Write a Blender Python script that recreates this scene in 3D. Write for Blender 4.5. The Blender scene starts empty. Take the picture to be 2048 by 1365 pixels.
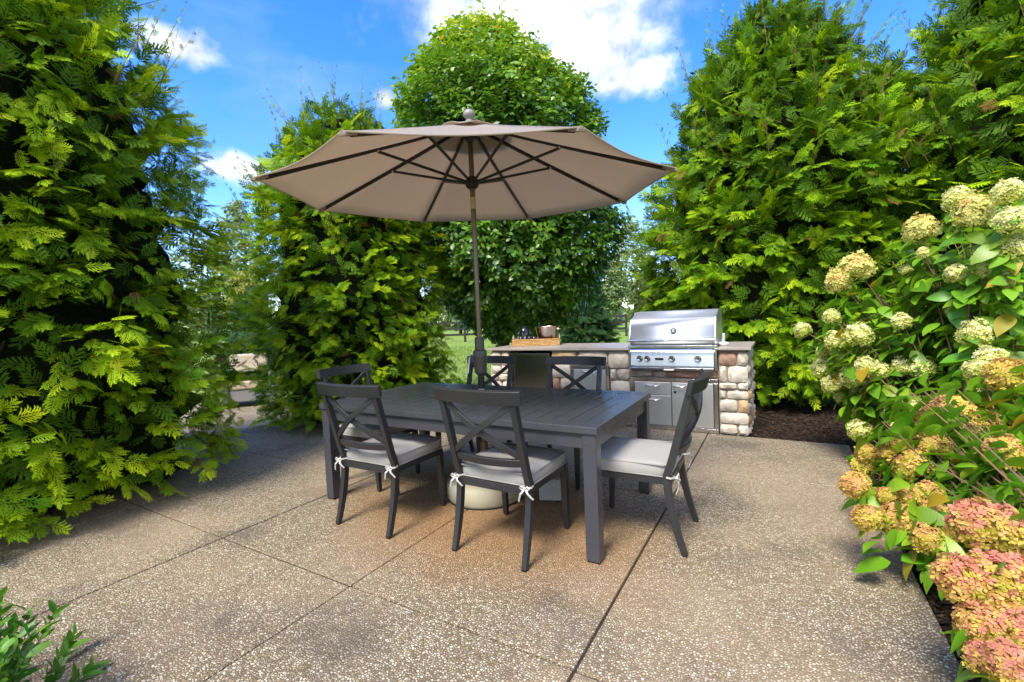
import bpy, bmesh, math, random
import numpy as np
from mathutils import Vector, Matrix
R_ = math.radians
random.seed(7)
S = bpy.context.scene
COL = S.collection

# ------------------------------------------------------------------ camera
F_PX, ROLL, PITCH, YAW, CAM_H = 915.0, R_(2.43), R_(2.8), R_(30.4), 1.343
cd = bpy.data.cameras.new('camera')
cam = bpy.data.objects.new('camera', cd)
COL.objects.link(cam)
cd.sensor_width = 36.0
cd.lens = 36.0 * F_PX / 2048.0
cd.clip_start, cd.clip_end = 0.05, 3000
cam.matrix_world = (Matrix.Translation((0, 0, CAM_H)) @ Matrix.Rotation(YAW, 4, 'Z')
                    @ Matrix.Rotation(math.pi / 2 - PITCH, 4, 'X') @ Matrix.Rotation(-ROLL, 4, 'Z'))
S.camera = cam


def ray(u, v):
    x = (u - 1024) / F_PX
    y = -(v - 682.5) / F_PX
    xr = x * math.cos(ROLL) + y * math.sin(ROLL)
    yr = -x * math.sin(ROLL) + y * math.cos(ROLL)
    f = math.cos(PITCH) + yr * math.sin(PITCH)
    z = -math.sin(PITCH) + yr * math.cos(PITCH)
    c, s = math.cos(YAW), math.sin(YAW)
    return Vector((xr * c - f * s, xr * s + f * c, z)), f


def at_depth(u, v, depth):
    d, f = ray(u, v)
    return Vector((0, 0, CAM_H)) + d * (depth / f)


# ------------------------------------------------------------------ world, sun, exposure
SUN_DIR = Vector((0.02, 1.0, -1.35)).normalized()      # way the light travels
SUN_EL = math.asin(-SUN_DIR.z)
SUN_AZ = math.atan2(-SUN_DIR.x, -SUN_DIR.y)
SKY_STRENGTH = 0.15
w = bpy.data.worlds.new('World')
S.world = w
w.use_nodes = True
w.cycles.sampling_method = 'MANUAL'
w.cycles.sample_map_resolution = 512
wt = w.node_tree
wn, wl = wt.nodes, wt.links
wn.clear()


def wnode(t, **kw):
    n = wn.new(t)
    for k, v in kw.items():
        setattr(n, k, v)
    return n


def wmath(op, a, b=None, c=None, clamp=False):
    n = wnode('ShaderNodeMath', operation=op, use_clamp=clamp)
    for i, x in enumerate((a, b, c)):
        if x is None:
            continue
        if isinstance(x, (int, float)):
            n.inputs[i].default_value = x
        else:
            wl.new(x, n.inputs[i])
    return n.outputs[0]


out = wnode('ShaderNodeOutputWorld')
bg = wnode('ShaderNodeBackground')
bg.inputs['Strength'].default_value = SKY_STRENGTH
sky = wnode('ShaderNodeTexSky', sky_type='NISHITA')
sky.sun_disc = False
sky.sun_elevation = SUN_EL
sky.sun_rotation = SUN_AZ
sky.altitude = 200
sky.air_density, sky.dust_density, sky.ozone_density = 1.0, 0.5, 3.0
hs = wnode('ShaderNodeHueSaturation')
hs.inputs['Saturation'].default_value = 1.36
hs.inputs['Hue'].default_value = 0.516
hs.inputs['Value'].default_value = 1.4
wl.new(sky.outputs[0], hs.inputs['Color'])
tc = wnode('ShaderNodeTexCoord')
dirv = tc.outputs['Generated']
nz = wnode('ShaderNodeTexNoise')
nz.inputs['Scale'].default_value = 9.0
nz.inputs['Detail'].default_value = 8.0
nz.inputs['Roughness'].default_value = 0.58
wl.new(dirv, nz.inputs['Vector'])
nzb = wnode('ShaderNodeTexNoise')
nzb.inputs['Scale'].default_value = 26.0
nzb.inputs['Detail'].default_value = 6.0
wl.new(dirv, nzb.inputs['Vector'])
noi = wmath('ADD', wmath('MULTIPLY', wmath('SUBTRACT', nz.outputs[0], 0.5), 2.6),
            wmath('MULTIPLY', wmath('SUBTRACT', nzb.outputs[0], 0.5), 0.9))


def vdot(v):
    n = wnode('ShaderNodeVectorMath', operation='DOT_PRODUCT')
    wl.new(dirv, n.inputs[0])
    n.inputs[1].default_value = v
    return n.outputs['Value']


def cloud(u, v, du, dv, noise=1.0):
    d, _ = ray(u, v)
    d.normalize()
    right = d.cross(Vector((0, 0, 1))).normalized()
    up = right.cross(d).normalized()
    k = F_PX
    a = wmath('DIVIDE', vdot(right), du / k)
    b = wmath('DIVIDE', vdot(up), dv / k)
    ln = wmath('SQRT', wmath('ADD', wmath('MULTIPLY', a, a), wmath('MULTIPLY', b, b)))
    front = wmath('GREATER_THAN', vdot(d), 0.3)
    m = wmath('ADD', wmath('SUBTRACT', 1.0, ln), wmath('MULTIPLY', noi, noise))
    return wmath('ADD', wmath('MULTIPLY', m, front), wmath('MULTIPLY', wmath('SUBTRACT', front, 1.0), 3.0))


masks = [cloud(1070, 0, 225, 92, 0.4), cloud(1190, 85, 120, 75, 0.6), cloud(1262, 155, 80, 36, 0.75), cloud(365, 92, 56, 28, 0.75),
         cloud(480, 337, 56, 28, 0.75), cloud(772, 192, 30, 24, 0.8), cloud(1200, -800, 400, 150, 0.5), cloud(1750, -420, 200, 90, 0.5),
         cloud(2700, 100, 200, 120, 0.5), cloud(-1300, 200, 260, 110, 0.5)]
tot = masks[0]
for m in masks[1:]:
    tot = wmath('MAXIMUM', tot, m)
# unseen broken cloud behind and beside the camera, added for fill light and reflections
nzc = wnode('ShaderNodeTexNoise')
nzc.inputs['Scale'].default_value = 2.6
nzc.inputs['Detail'].default_value = 8.0
wl.new(dirv, nzc.inputs['Vector'])
fwd = Vector((-math.sin(YAW), math.cos(YAW), 0))
behind = wmath('SMOOTH_MIN', wmath('MULTIPLY', wmath('SUBTRACT', 0.25, vdot(fwd)), 2.0), 1.0, 0.2)
gen = wmath('MULTIPLY', wmath('SUBTRACT', nzc.outputs[0], 0.38), 3.5)
gen = wmath('ADD', gen, wmath('MULTIPLY', wmath('SUBTRACT', wmath('MINIMUM', behind, 1.0), 1.0), 3.0))
tot = wmath('MAXIMUM', tot, gen)
mr = wnode('ShaderNodeMapRange', interpolation_type='SMOOTHSTEP')
wl.new(tot, mr.inputs[0])
mr.inputs[1].default_value, mr.inputs[2].default_value = -0.25, 0.75
thin = wnode('ShaderNodeTexNoise')
thin.inputs['Scale'].default_value = 3.0
thin.inputs['Detail'].default_value = 7.0
mp = wnode('ShaderNodeMapping')
mp.inputs['Scale'].default_value = (1, 1, 3.5)
wl.new(dirv, mp.inputs[0])
wl.new(mp.outputs[0], thin.inputs['Vector'])
thinm = wmath('MULTIPLY', wmath('SUBTRACT', thin.outputs[0], 0.55, clamp=True), 0.5)
mask = wmath('MAXIMUM', mr.outputs[0], thinm)
cmix = wnode('ShaderNodeMix', data_type='RGBA')
cc = wnode('ShaderNodeMix', data_type='RGBA')
wl.new(wmath('MULTIPLY', wmath('SUBTRACT', nz.outputs[0], 0.36), 3.2, clamp=True), cc.inputs[0])
cc.inputs[6].default_value = (2.2, 2.4, 2.9, 1)
cc.inputs[7].default_value = (6.0, 6.05, 6.15, 1)
wl.new(mask, cmix.inputs[0])
wl.new(hs.outputs[0], cmix.inputs[6])
wl.new(cc.outputs[2], cmix.inputs[7])
wl.new(cmix.outputs[2], bg.inputs['Color'])
wl.new(bg.outputs[0], out.inputs[0])

sl = bpy.data.lights.new('sun', 'SUN')
sl.energy = 3.1
sl.angle = R_(20)
sl.color = (1.0, 0.95, 0.86)
so = bpy.data.objects.new('sun', sl)
COL.objects.link(so)
so.rotation_euler = SUN_DIR.to_track_quat('-Z', 'Y').to_euler()
so.location = (0, 0, 12)
S.view_settings.view_transform = 'Standard'
S.view_settings.look = 'None'
S.view_settings.gamma = 1
S.view_settings.use_curve_mapping = False
S.view_settings.exposure = 1.15
S.render.engine = 'CYCLES'
S.cycles.use_denoising = True
S.cycles.max_bounces = 4
S.cycles.diffuse_bounces = 3
S.cycles.glossy_bounces = 3
S.cycles.transmission_bounces = 3
S.cycles.adaptive_threshold = 0.025
S.cycles.transparent_max_bounces = 6
S.cycles.sample_clamp_indirect = 6


# ------------------------------------------------------------------ materials
class NT:
    def __init__(self, name):
        self.m = bpy.data.materials.new(name)
        self.m.use_nodes = True
        self.t = self.m.node_tree
        self.t.nodes.clear()
        self.o = self.t.nodes.new('ShaderNodeOutputMaterial')

    def n(self, t, ins=None, **kw):
        n = self.t.nodes.new(t)
        for k, v in kw.items():
            setattr(n, k, v)
        for k, v in (ins or {}).items():
            if isinstance(v, bpy.types.NodeSocket):
                self.t.links.new(v, n.inputs[k])
            else:
                n.inputs[k].default_value = v
        return n

    def link(self, a, b):
        self.t.links.new(a, b)

    def noise(self, scale, detail=4, rough=0.55, vec=None, out=0):
        ins = {'Scale': scale, 'Detail': detail, 'Roughness': rough}
        if vec is not None:
            ins['Vector'] = vec
        return self.n('ShaderNodeTexNoise', ins).outputs[out]

    def obj(self):
        return self.n('ShaderNodeTexCoord').outputs['Object']

    def gen(self):
        return self.n('ShaderNodeNewGeometry').outputs['Position']

    def mapping(self, vec, scale=(1, 1, 1), rot=(0, 0, 0)):
        return self.n('ShaderNodeMapping', {0: vec, 'Scale': scale, 'Rotation': rot}).outputs[0]

    def ramp(self, fac, stops):
        r = self.n('ShaderNodeValToRGB', {0: fac})
        el = r.color_ramp.elements
        while len(el) < len(stops):
            el.new(0.5)
        for e, (p, c) in zip(el, stops):
            e.position = p
            e.color = (*c, 1) if len(c) == 3 else c
        return r.outputs[0]

    def mix(self, fac, a, b, blend='MIX'):
        n = self.n('ShaderNodeMix', data_type='RGBA', blend_type=blend)
        for i, v in ((0, fac), (6, a), (7, b)):
            if isinstance(v, bpy.types.NodeSocket):
                self.link(v, n.inputs[i])
            else:
                n.inputs[i].default_value = v if i == 0 else (*v, 1) if len(v) == 3 else v
        return n.outputs[2]

    def math(self, op, a, b=0.0, clamp=False):
        n = self.n('ShaderNodeMath', operation=op, use_clamp=clamp)
        for i, v in ((0, a), (1, b)):
            if isinstance(v, bpy.types.NodeSocket):
                self.link(v, n.inputs[i])
            else:
                n.inputs[i].default_value = v
        return n.outputs[0]

    def bump(self, h, strength=0.3, dist=0.01, normal=None):
        ins = {'Strength': strength, 'Distance': dist, 'Height': h}
        if normal is not None:
            ins['Normal'] = normal
        return self.n('ShaderNodeBump', ins).outputs[0]

    def pbr(self, color, rough=0.5, metal=0.0, normal=None, spec=0.5, extra=None):
        ins = {'Base Color': color if isinstance(color, bpy.types.NodeSocket) else (*color, 1), 'Roughness': rough, 'Metallic': metal,
               'Specular IOR Level': spec}
        if normal is not None:
            ins['Normal'] = normal
        ins.update(extra or {})
        p = self.n('ShaderNodeBsdfPrincipled', ins)
        self.link(p.outputs[0], self.o.inputs[0])
        return p


def painted_metal(name, col, rough=0.42, metal=0.0):
    t = NT(name)
    p = t.gen()
    a = t.noise(14, 5, vec=p)
    dust = t.noise(3.1, 6, 0.7, vec=p)
    c = t.mix(t.math('MULTIPLY', t.math('SUBTRACT', dust, 0.42, True), 1.1, True), col, tuple(min(1, x * 1.6 + 0.008) for x in col))
    sp = t.noise(420, 2, vec=p)
    c = t.mix(t.math('MULTIPLY', t.math('SUBTRACT', sp, 0.72, True), 0.8, True), c, (0.35, 0.34, 0.33))
    r = t.math('ADD', t.math('MULTIPLY', a, 0.25), rough - 0.12)
    t.pbr(c, r, metal, t.bump(t.noise(700, 2, vec=p), 0.08, 0.001), 0.45)
    return t.m


M = {}
M['frame'] = painted_metal('charcoal_powder_coat', (0.021, 0.021, 0.023), 0.40)
M['table'] = painted_metal('slate_powder_coat', (0.044, 0.044, 0.053), 0.30)
M['pole'] = painted_metal('bronze_pole_paint', (0.14, 0.105, 0.075), 0.34, 0.75)
M['rib'] = painted_metal('dark_rib_paint', (0.016, 0.012, 0.010), 0.4)
M['crank'] = painted_metal('crank_plastic', (0.062, 0.050, 0.044), 0.35)
M['fence'] = painted_metal('fence_black', (0.018, 0.017, 0.016), 0.7)
M['rubber'] = painted_metal('rubber', (0.012, 0.012, 0.012), 0.7)


def fabric(name, col, scale=900, trans=0.0, tcol=None):
    t = NT(name)
    p = t.obj()
    wv = t.n('ShaderNodeTexWave', {'Vector': p, 'Scale': scale / 6, 'Distortion': 0.6}, bands_direction='X').outputs[1]
    wv2 = t.n('ShaderNodeTexWave', {'Vector': p, 'Scale': scale / 6, 'Distortion': 0.6}, bands_direction='Y').outputs[1]
    weave = t.math('ADD', wv, wv2)
    soil = t.noise(5, 6, 0.65, vec=p)
    c = t.mix(t.math('MULTIPLY', t.math('SUBTRACT', soil, 0.4, True), 1.2, True), col, tuple(x * 0.78 for x in col))
    c = t.mix(t.noise(160, 3, vec=t.mapping(p, (1, 8, 1))), c, tuple(x * 0.9 for x in col))
    wr = t.noise(16, 4, 0.6, vec=p)
    b = t.bump(weave, 0.12, 0.0008, t.bump(wr, 0.25, 0.008))
    pb = t.pbr(c, 0.85, 0, b, 0.25, {'Sheen Weight': 0.2})
    if trans:
        tr = t.n('ShaderNodeBsdfTranslucent', {'Color': (*(tcol or col), 1)})
        mx = t.n('ShaderNodeMixShader', {0: trans, 1: pb.outputs[0], 2: tr.outputs[0]})
        t.link(mx.outputs[0], t.o.inputs[0])
    return t.m


M['cushion'] = fabric('seat_fabric', (0.33, 0.32, 0.30))
M['piping'] = fabric('piping_fabric', (0.28, 0.27, 0.25))
M['tie'] = fabric('tie_ribbon', (0.48, 0.465, 0.43))
M['canopy'] = fabric('canopy_fabric', (0.46, 0.40, 0.35), 1400, 0.46, (0.66, 0.54, 0.43))
M['sofa_cushion'] = fabric('sofa_fabric', (0.60, 0.49, 0.37))


def steel(name, col=(0.82, 0.82, 0.83), rough=0.40, horiz=True):
    t = NT(name)
    p = t.obj()
    br = t.noise(60, 5, 0.6, vec=t.mapping(p, (0.6, 1, 28) if horiz else (28, 1, 0.6)))
    sm = t.noise(4, 5, 0.6, vec=p)
    r = t.math('ADD', t.math('MULTIPLY', br, 0.16), t.math('ADD', rough - 0.14, t.math('MULTIPLY', sm, 0.12)))
    c = t.mix(sm, col, tuple(x * 0.86 for x in col))
    t.pbr(c, r, 1.0, t.bump(br, 0.05, 0.002), 0.5)
    return t.m


M['steel'] = steel('brushed_steel')
M['hood'] = steel('satin_hood_steel', (0.86, 0.85, 0.85), 0.52)
M['steel_v'] = steel('brushed_steel_upright', (0.82, 0.82, 0.82), 0.40, False)
M['steel_trim'] = steel('polished_steel', (0.66, 0.66, 0.67), 0.16)
M['chrome'] = steel('chrome', (0.72, 0.71, 0.69), 0.10)
M['fridge'] = steel('fridge_steel', (0.27, 0.27, 0.245), 0.22, False)


def plain(name, col, rough=0.5, metal=0.0, spec=0.5, bumpscale=None, vary=0.15):
    t = NT(name)
    p = t.obj()
    c = t.mix(t.noise(9, 5, vec=p), tuple(x * (1 - vary) for x in col), tuple(min(1, x * (1 + vary)) for x in col))
    t.pbr(c, rough, metal, t.bump(t.noise(bumpscale, 4, vec=p), 0.3, 0.004) if bumpscale else None, spec)
    return t.m


M['black'] = plain('black_gloss', (0.01, 0.01, 0.013), 0.12)
M['dark_void'] = plain('dark_recess', (0.012, 0.012, 0.012), 0.8)
M['white_gloss'] = plain('white_ceramic', (0.72, 0.70, 0.66), 0.25)
M['grey_box'] = plain('grey_enamel', (0.33, 0.34, 0.32), 0.45)
M['dial'] = plain('dial_blue', (0.05, 0.08, 0.12), 0.25)
M['copper'] = plain('copper_rim', (0.62, 0.36, 0.24), 0.25, 1.0)
M['bucket'] = steel('bucket_steel', (0.46, 0.40, 0.36), 0.18, False)
M['counter'] = plain('counter_stone', (0.33, 0.29, 0.255), 0.36, 0, 0.5, 120, 0.12)
M['concrete_base'] = None
t = NT('umbrella_base_concrete')
p = t.obj()
c = t.ramp(t.noise(5, 6, 0.6, vec=p), [(0.3, (0.20, 0.21, 0.17)), (0.55, (0.36, 0.34, 0.25)), (0.75, (0.42, 0.34, 0.20))])
t.pbr(c, 0.7, 0, t.bump(t.noise(60, 5, vec=p), 0.25, 0.004), 0.4)
M['concrete_base'] = t.m

# exposed aggregate concrete
t = NT('exposed_aggregate')
p = t.gen()
warp = t.noise(40, 2, vec=p, out=1)
pv = t.n('ShaderNodeVectorMath', {0: p, 1: t.n('ShaderNodeVectorMath', {0: warp, 3: 0.010}, operation='SCALE').outputs[0]}, operation='ADD').outputs[0]
vo = t.n('ShaderNodeTexVoronoi', {'Vector': pv, 'Scale': 88.0, 'Randomness': 1.0}, feature='F1')
ve = t.n('ShaderNodeTexVoronoi', {'Vector': pv, 'Scale': 88.0, 'Randomness': 1.0}, feature='DISTANCE_TO_EDGE')
sepc = t.n('ShaderNodeSeparateColor', {0: vo.outputs['Color']})
peb = t.ramp(sepc.outputs[0], [(0.0, (0.16, 0.115, 0.065)), (0.22, (0.32, 0.245, 0.145)), (0.5, (0.46, 0.375, 0.245)), (0.78, (0.60, 0.52, 0.38)), (1.0, (0.68, 0.61, 0.48))])
peb.node.color_ramp.interpolation = 'CONSTANT' if False else 'LINEAR'
gap = t.n('ShaderNodeMapRange', {0: ve.outputs['Distance'], 1: 0.05, 2: 0.28}).outputs[0]
matrix = t.mix(t.noise(3, 4, vec=p), (0.125, 0.095, 0.058), (0.185, 0.145, 0.092))
body = t.mix(gap, matrix, peb)
g1 = t.noise(1.35, 7, 0.62, vec=p)
grime = t.n('ShaderNodeMapRange', {0: g1, 1: 0.50, 2: 0.70}, interpolation_type='SMOOTHSTEP').outputs[0]
body = t.mix(t.math('MULTIPLY', grime, 0.62), body, (0.085, 0.072, 0.06), 'MIX')
g3 = t.noise(9.0, 5, 0.6, vec=p)
body = t.mix(t.math('MULTIPLY', t.n('ShaderNodeMapRange', {0: g3, 1: 0.58, 2: 0.76}).outputs[0], 0.38), body, (0.07, 0.06, 0.05))
tan = t.n('ShaderNodeMapRange', {0: t.noise(0.8, 4, vec=t.mapping(p, (1, 1, 1), (0, 0, 1.0))), 1: 0.42, 2: 0.62}, interpolation_type='SMOOTHSTEP').outputs[0]
body = t.mix(t.math('MULTIPLY', tan, 0.35), body, (0.46, 0.33, 0.21))
# orange-brown wash centred under the table
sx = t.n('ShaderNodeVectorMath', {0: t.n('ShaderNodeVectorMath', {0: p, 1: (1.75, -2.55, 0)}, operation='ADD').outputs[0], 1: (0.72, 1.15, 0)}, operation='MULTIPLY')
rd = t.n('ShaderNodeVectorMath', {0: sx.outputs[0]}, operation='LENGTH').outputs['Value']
brown_wash = t.n('ShaderNodeMapRange', {0: t.math('ADD', rd, t.math('MULTIPLY', t.noise(2.3, 5, vec=p), 0.8)), 1: 1.6, 2: 0.75}, interpolation_type='SMOOTHSTEP').outputs[0]
body = t.mix(t.math('MULTIPLY', brown_wash, 0.8), body, t.mix(gap, (0.17, 0.085, 0.03), (0.42, 0.235, 0.10)))
hgt = t.math('ADD', t.math('POWER', gap, 0.7), t.math('MULTIPLY', sepc.outputs[1], 0.5))
t.pbr(body, 0.82, 0, t.bump(hgt, 0.65, 0.006), 0.3)
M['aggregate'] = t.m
M['joint'] = plain('joint_dirt', (0.04, 0.028, 0.02), 0.95, 0, 0.2, 80)

t = NT('mulch_ground')
p = t.gen()
c = t.ramp(t.noise(24, 8, 0.75, vec=p), [(0.3, (0.012, 0.008, 0.006)), (0.5, (0.05, 0.03, 0.02)), (0.75, (0.12, 0.075, 0.05))])
t.pbr(c, 0.9, 0, t.bump(t.noise(45, 8, 0.7, vec=p), 0.9, 0.03), 0.2)
M['mulch'] = t.m
t = NT('mulch_chip')
oc = t.n('ShaderNodeVertexColor', layer_name='Col').outputs[0]
p = t.gen()
c = t.mix(t.noise(90, 3, vec=t.mapping(p, (1, 3, 1))), oc, (0.02, 0.013, 0.010))
t.pbr(c, 0.85, 0, None, 0.25)
M['chip'] = t.m
t = NT('lawn')
p = t.gen()
g = t.noise(0.35, 5, vec=p)
c = t.ramp(t.noise(18, 7, 0.7, vec=p), [(0.25, (0.055, 0.11, 0.014)), (0.55, (0.16, 0.26, 0.03)), (0.8, (0.27, 0.36, 0.06))])
c = t.mix(t.math('MULTIPLY', g, 0.55), c, (0.30, 0.33, 0.08))
t.pbr(c, 0.85, 0, t.bump(t.noise(60, 6, vec=p), 0.6, 0.04), 0.2)
M['lawn'] = t.m


def leaf_mat(name, trans=0.34, rough=0.42, spec=0.4, rnd=0.0, vein=False, tboost=(1.25, 1.2, 0.6), yellow=0.0):
    t = NT(name)
    c = t.n('ShaderNodeVertexColor', layer_name='Col').outputs[0]
    if rnd:
        oi = t.n('ShaderNodeObjectInfo').outputs['Random']
        hsn = t.n('ShaderNodeHueSaturation', {'Hue': t.math('ADD', 0.5, t.math('MULTIPLY', t.math('SUBTRACT', oi, 0.5), 0.05)),
                                            'Saturation': 1.0,
                                            'Value': t.math('ADD', 1.0 - rnd, t.math('MULTIPLY', t.math('FRACT', t.math('MULTIPLY', oi, 7.13)), 2 * rnd)), 'Color': c})
        c = hsn.outputs[0]
        if yellow:
            sel = t.math('GREATER_THAN', t.math('FRACT', t.math('MULTIPLY', oi, 31.7)), 1 - yellow)
            c = t.mix(t.math('MULTIPLY', sel, 0.75), c, (0.42, 0.28, 0.02))
    nrm = None
    if vein:
        p = t.obj()
        wv = t.n('ShaderNodeTexWave', {'Vector': t.mapping(p, (1, 1, 1)), 'Scale': 4.6, 'Distortion': 2.0}, bands_direction='Y').outputs[1]
        c = t.mix(t.math('MULTIPLY', wv, 0.03), c, t.mix(0.5, c, (0.25, 0.34, 0.06)))
        nrm = t.bump(wv, 0.05, 0.02)
    pb = t.pbr(c, rough, 0, nrm, spec)
    tcol = t.n('ShaderNodeVectorMath', {0: c, 1: tboost}, operation='MULTIPLY').outputs[0]
    tr = t.n('ShaderNodeBsdfTranslucent', {'Color': tcol})
    mx = t.n('ShaderNodeMixShader', {0: trans, 1: pb.outputs[0], 2: tr.outputs[0]})
    t.link(mx.outputs[0], t.o.inputs[0])
    return t.m


M['thuja'] = leaf_mat('arborvitae_leaf', 0.36, 0.62, 0.14)
M['spray'] = leaf_mat('arborvitae_spray', 0.36, 0.62, 0.14, rnd=0.22)
M['leaf'] = leaf_mat('broad_leaf', 0.33, 0.35, 0.5)
M['far_leaf'] = leaf_mat('far_leaf', 0.35, 0.6, 0.2)
M['hleaf'] = leaf_mat('hydrangea_leaf', 0.34, 0.38, 0.45, rnd=0.28, vein=True, yellow=0.04)
M['hleaf_mass'] = leaf_mat('hydrangea_leaf_mass', 0.34, 0.42, 0.4)
M['boxleaf'] = leaf_mat('boxwood_leaf', 0.28, 0.32, 0.5, rnd=0.22)
M['petal'] = leaf_mat('petal', 0.36, 0.55, 0.25, tboost=(1.1, 1.05, 0.85))
t = NT('bark')
p = t.obj()
c = t.ramp(t.noise(12, 6, 0.65, vec=t.mapping(p, (3, 3, 0.6))), [(0.3, (0.035, 0.026, 0.02)), (0.7, (0.13, 0.10, 0.075))])
t.pbr(c, 0.9, 0, t.bump(t.noise(30, 6, vec=t.mapping(p, (3, 3, 0.5))), 0.8, 0.02), 0.2)
M['bark'] = t.m
t = NT('twig_shade')
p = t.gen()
c = t.ramp(t.noise(26, 7, 0.7, vec=t.mapping(p, (1, 1, 2.5))), [(0.35, (0.008, 0.010, 0.004)), (0.6, (0.022, 0.030, 0.008)), (0.8, (0.05, 0.065, 0.014))])  # near-black green, shade between the sprays put into the hull colour
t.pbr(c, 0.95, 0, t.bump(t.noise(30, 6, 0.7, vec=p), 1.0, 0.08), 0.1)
M['twig_shade'] = t.m
M['twig'] = plain('twig', (0.16, 0.095, 0.055), 0.8)
M['twig_red'] = plain('twig_red', (0.22, 0.11, 0.05), 0.8)
t = NT('wicker')
p = t.obj()
wv = t.n('ShaderNodeTexWave', {'Vector': p, 'Scale': 16, 'Distortion': 4.0, 'Detail': 3}, bands_direction='Z').outputs[1]
wv2 = t.n('ShaderNodeTexWave', {'Vector': p, 'Scale': 12, 'Distortion': 3.0, 'Detail': 3}, bands_direction='X').outputs[1]
hh = t.math('MULTIPLY', wv, wv2)
c = t.ramp(t.math('ADD', t.math('MULTIPLY', wv, 0.6), t.math('MULTIPLY', t.noise(20, 4, vec=p), 0.5)), [(0.2, (0.20, 0.09, 0.025)), (0.6, (0.52, 0.30, 0.10)), (0.95, (0.66, 0.42, 0.18))])
t.pbr(c, 0.65, 0, t.bump(hh, 0.8, 0.012), 0.35)
M['wicker'] = t.m
t = NT('grey_wicker')
p = t.obj()
ck = t.n('ShaderNodeTexChecker', {'Vector': p, 'Scale': 60, 'Color1': (0.20, 0.20, 0.21, 1), 'Color2': (0.36, 0.36, 0.37, 1)}).outputs[0]
t.pbr(ck, 0.7, 0, t.bump(ck, 0.5, 0.006), 0.3)
M['grey_wicker'] = t.m


def stone_mat(name, c0, c1, c2):
    t = NT(name)
    p = t.gen()
    c = t.ramp(t.noise(16, 7, 0.65, vec=p), [(0.3, c0), (0.52, c1), (0.75, c2)])
    c = t.mix(t.math('MULTIPLY', t.math('SUBTRACT', t.noise(70, 4, vec=p), 0.5, True), 0.8), c, tuple(x * 0.55 for x in c0))
    t.pbr(c, 0.85, 0, t.bump(t.noise(38, 7, 0.65, vec=p), 0.7, 0.012), 0.3)
    return t.m


STONES = [stone_mat('stone_cream', (0.34, 0.29, 0.22), (0.50, 0.44, 0.36), (0.60, 0.54, 0.46)),
          stone_mat('stone_pale', (0.42, 0.36, 0.28), (0.56, 0.51, 0.43), (0.66, 0.61, 0.53)),
          stone_mat('stone_brown', (0.22, 0.12, 0.085), (0.34, 0.20, 0.15), (0.42, 0.30, 0.24)),
          stone_mat('stone_tan', (0.40, 0.24, 0.11), (0.52, 0.36, 0.20), (0.58, 0.46, 0.32)),
          stone_mat('stone_grey', (0.25, 0.21, 0.17), (0.36, 0.315, 0.265), (0.45, 0.40, 0.34))]
M['mortar'] = plain('mortar', (0.24, 0.205, 0.165), 0.95, 0, 0.2, 90)
M['soil'] = plain('soil', (0.06, 0.045, 0.03), 0.95, 0, 0.2, 40)


# ------------------------------------------------------------------ mesh helpers
def tag(o, label=None, cat=None, group=None, kind=None):
    for k, v in (('label', label), ('category', cat), ('group', group), ('kind', kind)):
        if v:
            o[k] = v
    return o


def empty(name, loc=(0, 0, 0), rz=0.0, parent=None):
    o = bpy.data.objects.new(name, None)
    o.empty_display_size = 0.1
    COL.objects.link(o)
    o.location = loc
    o.rotation_euler = (0, 0, rz)
    o.parent = parent
    return o


def link(name, me, parent=None, loc=None):
    o = bpy.data.objects.new(name, me)
    COL.objects.link(o)
    o.parent = parent
    if loc is not None:
        o.location = loc
    return o


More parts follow.
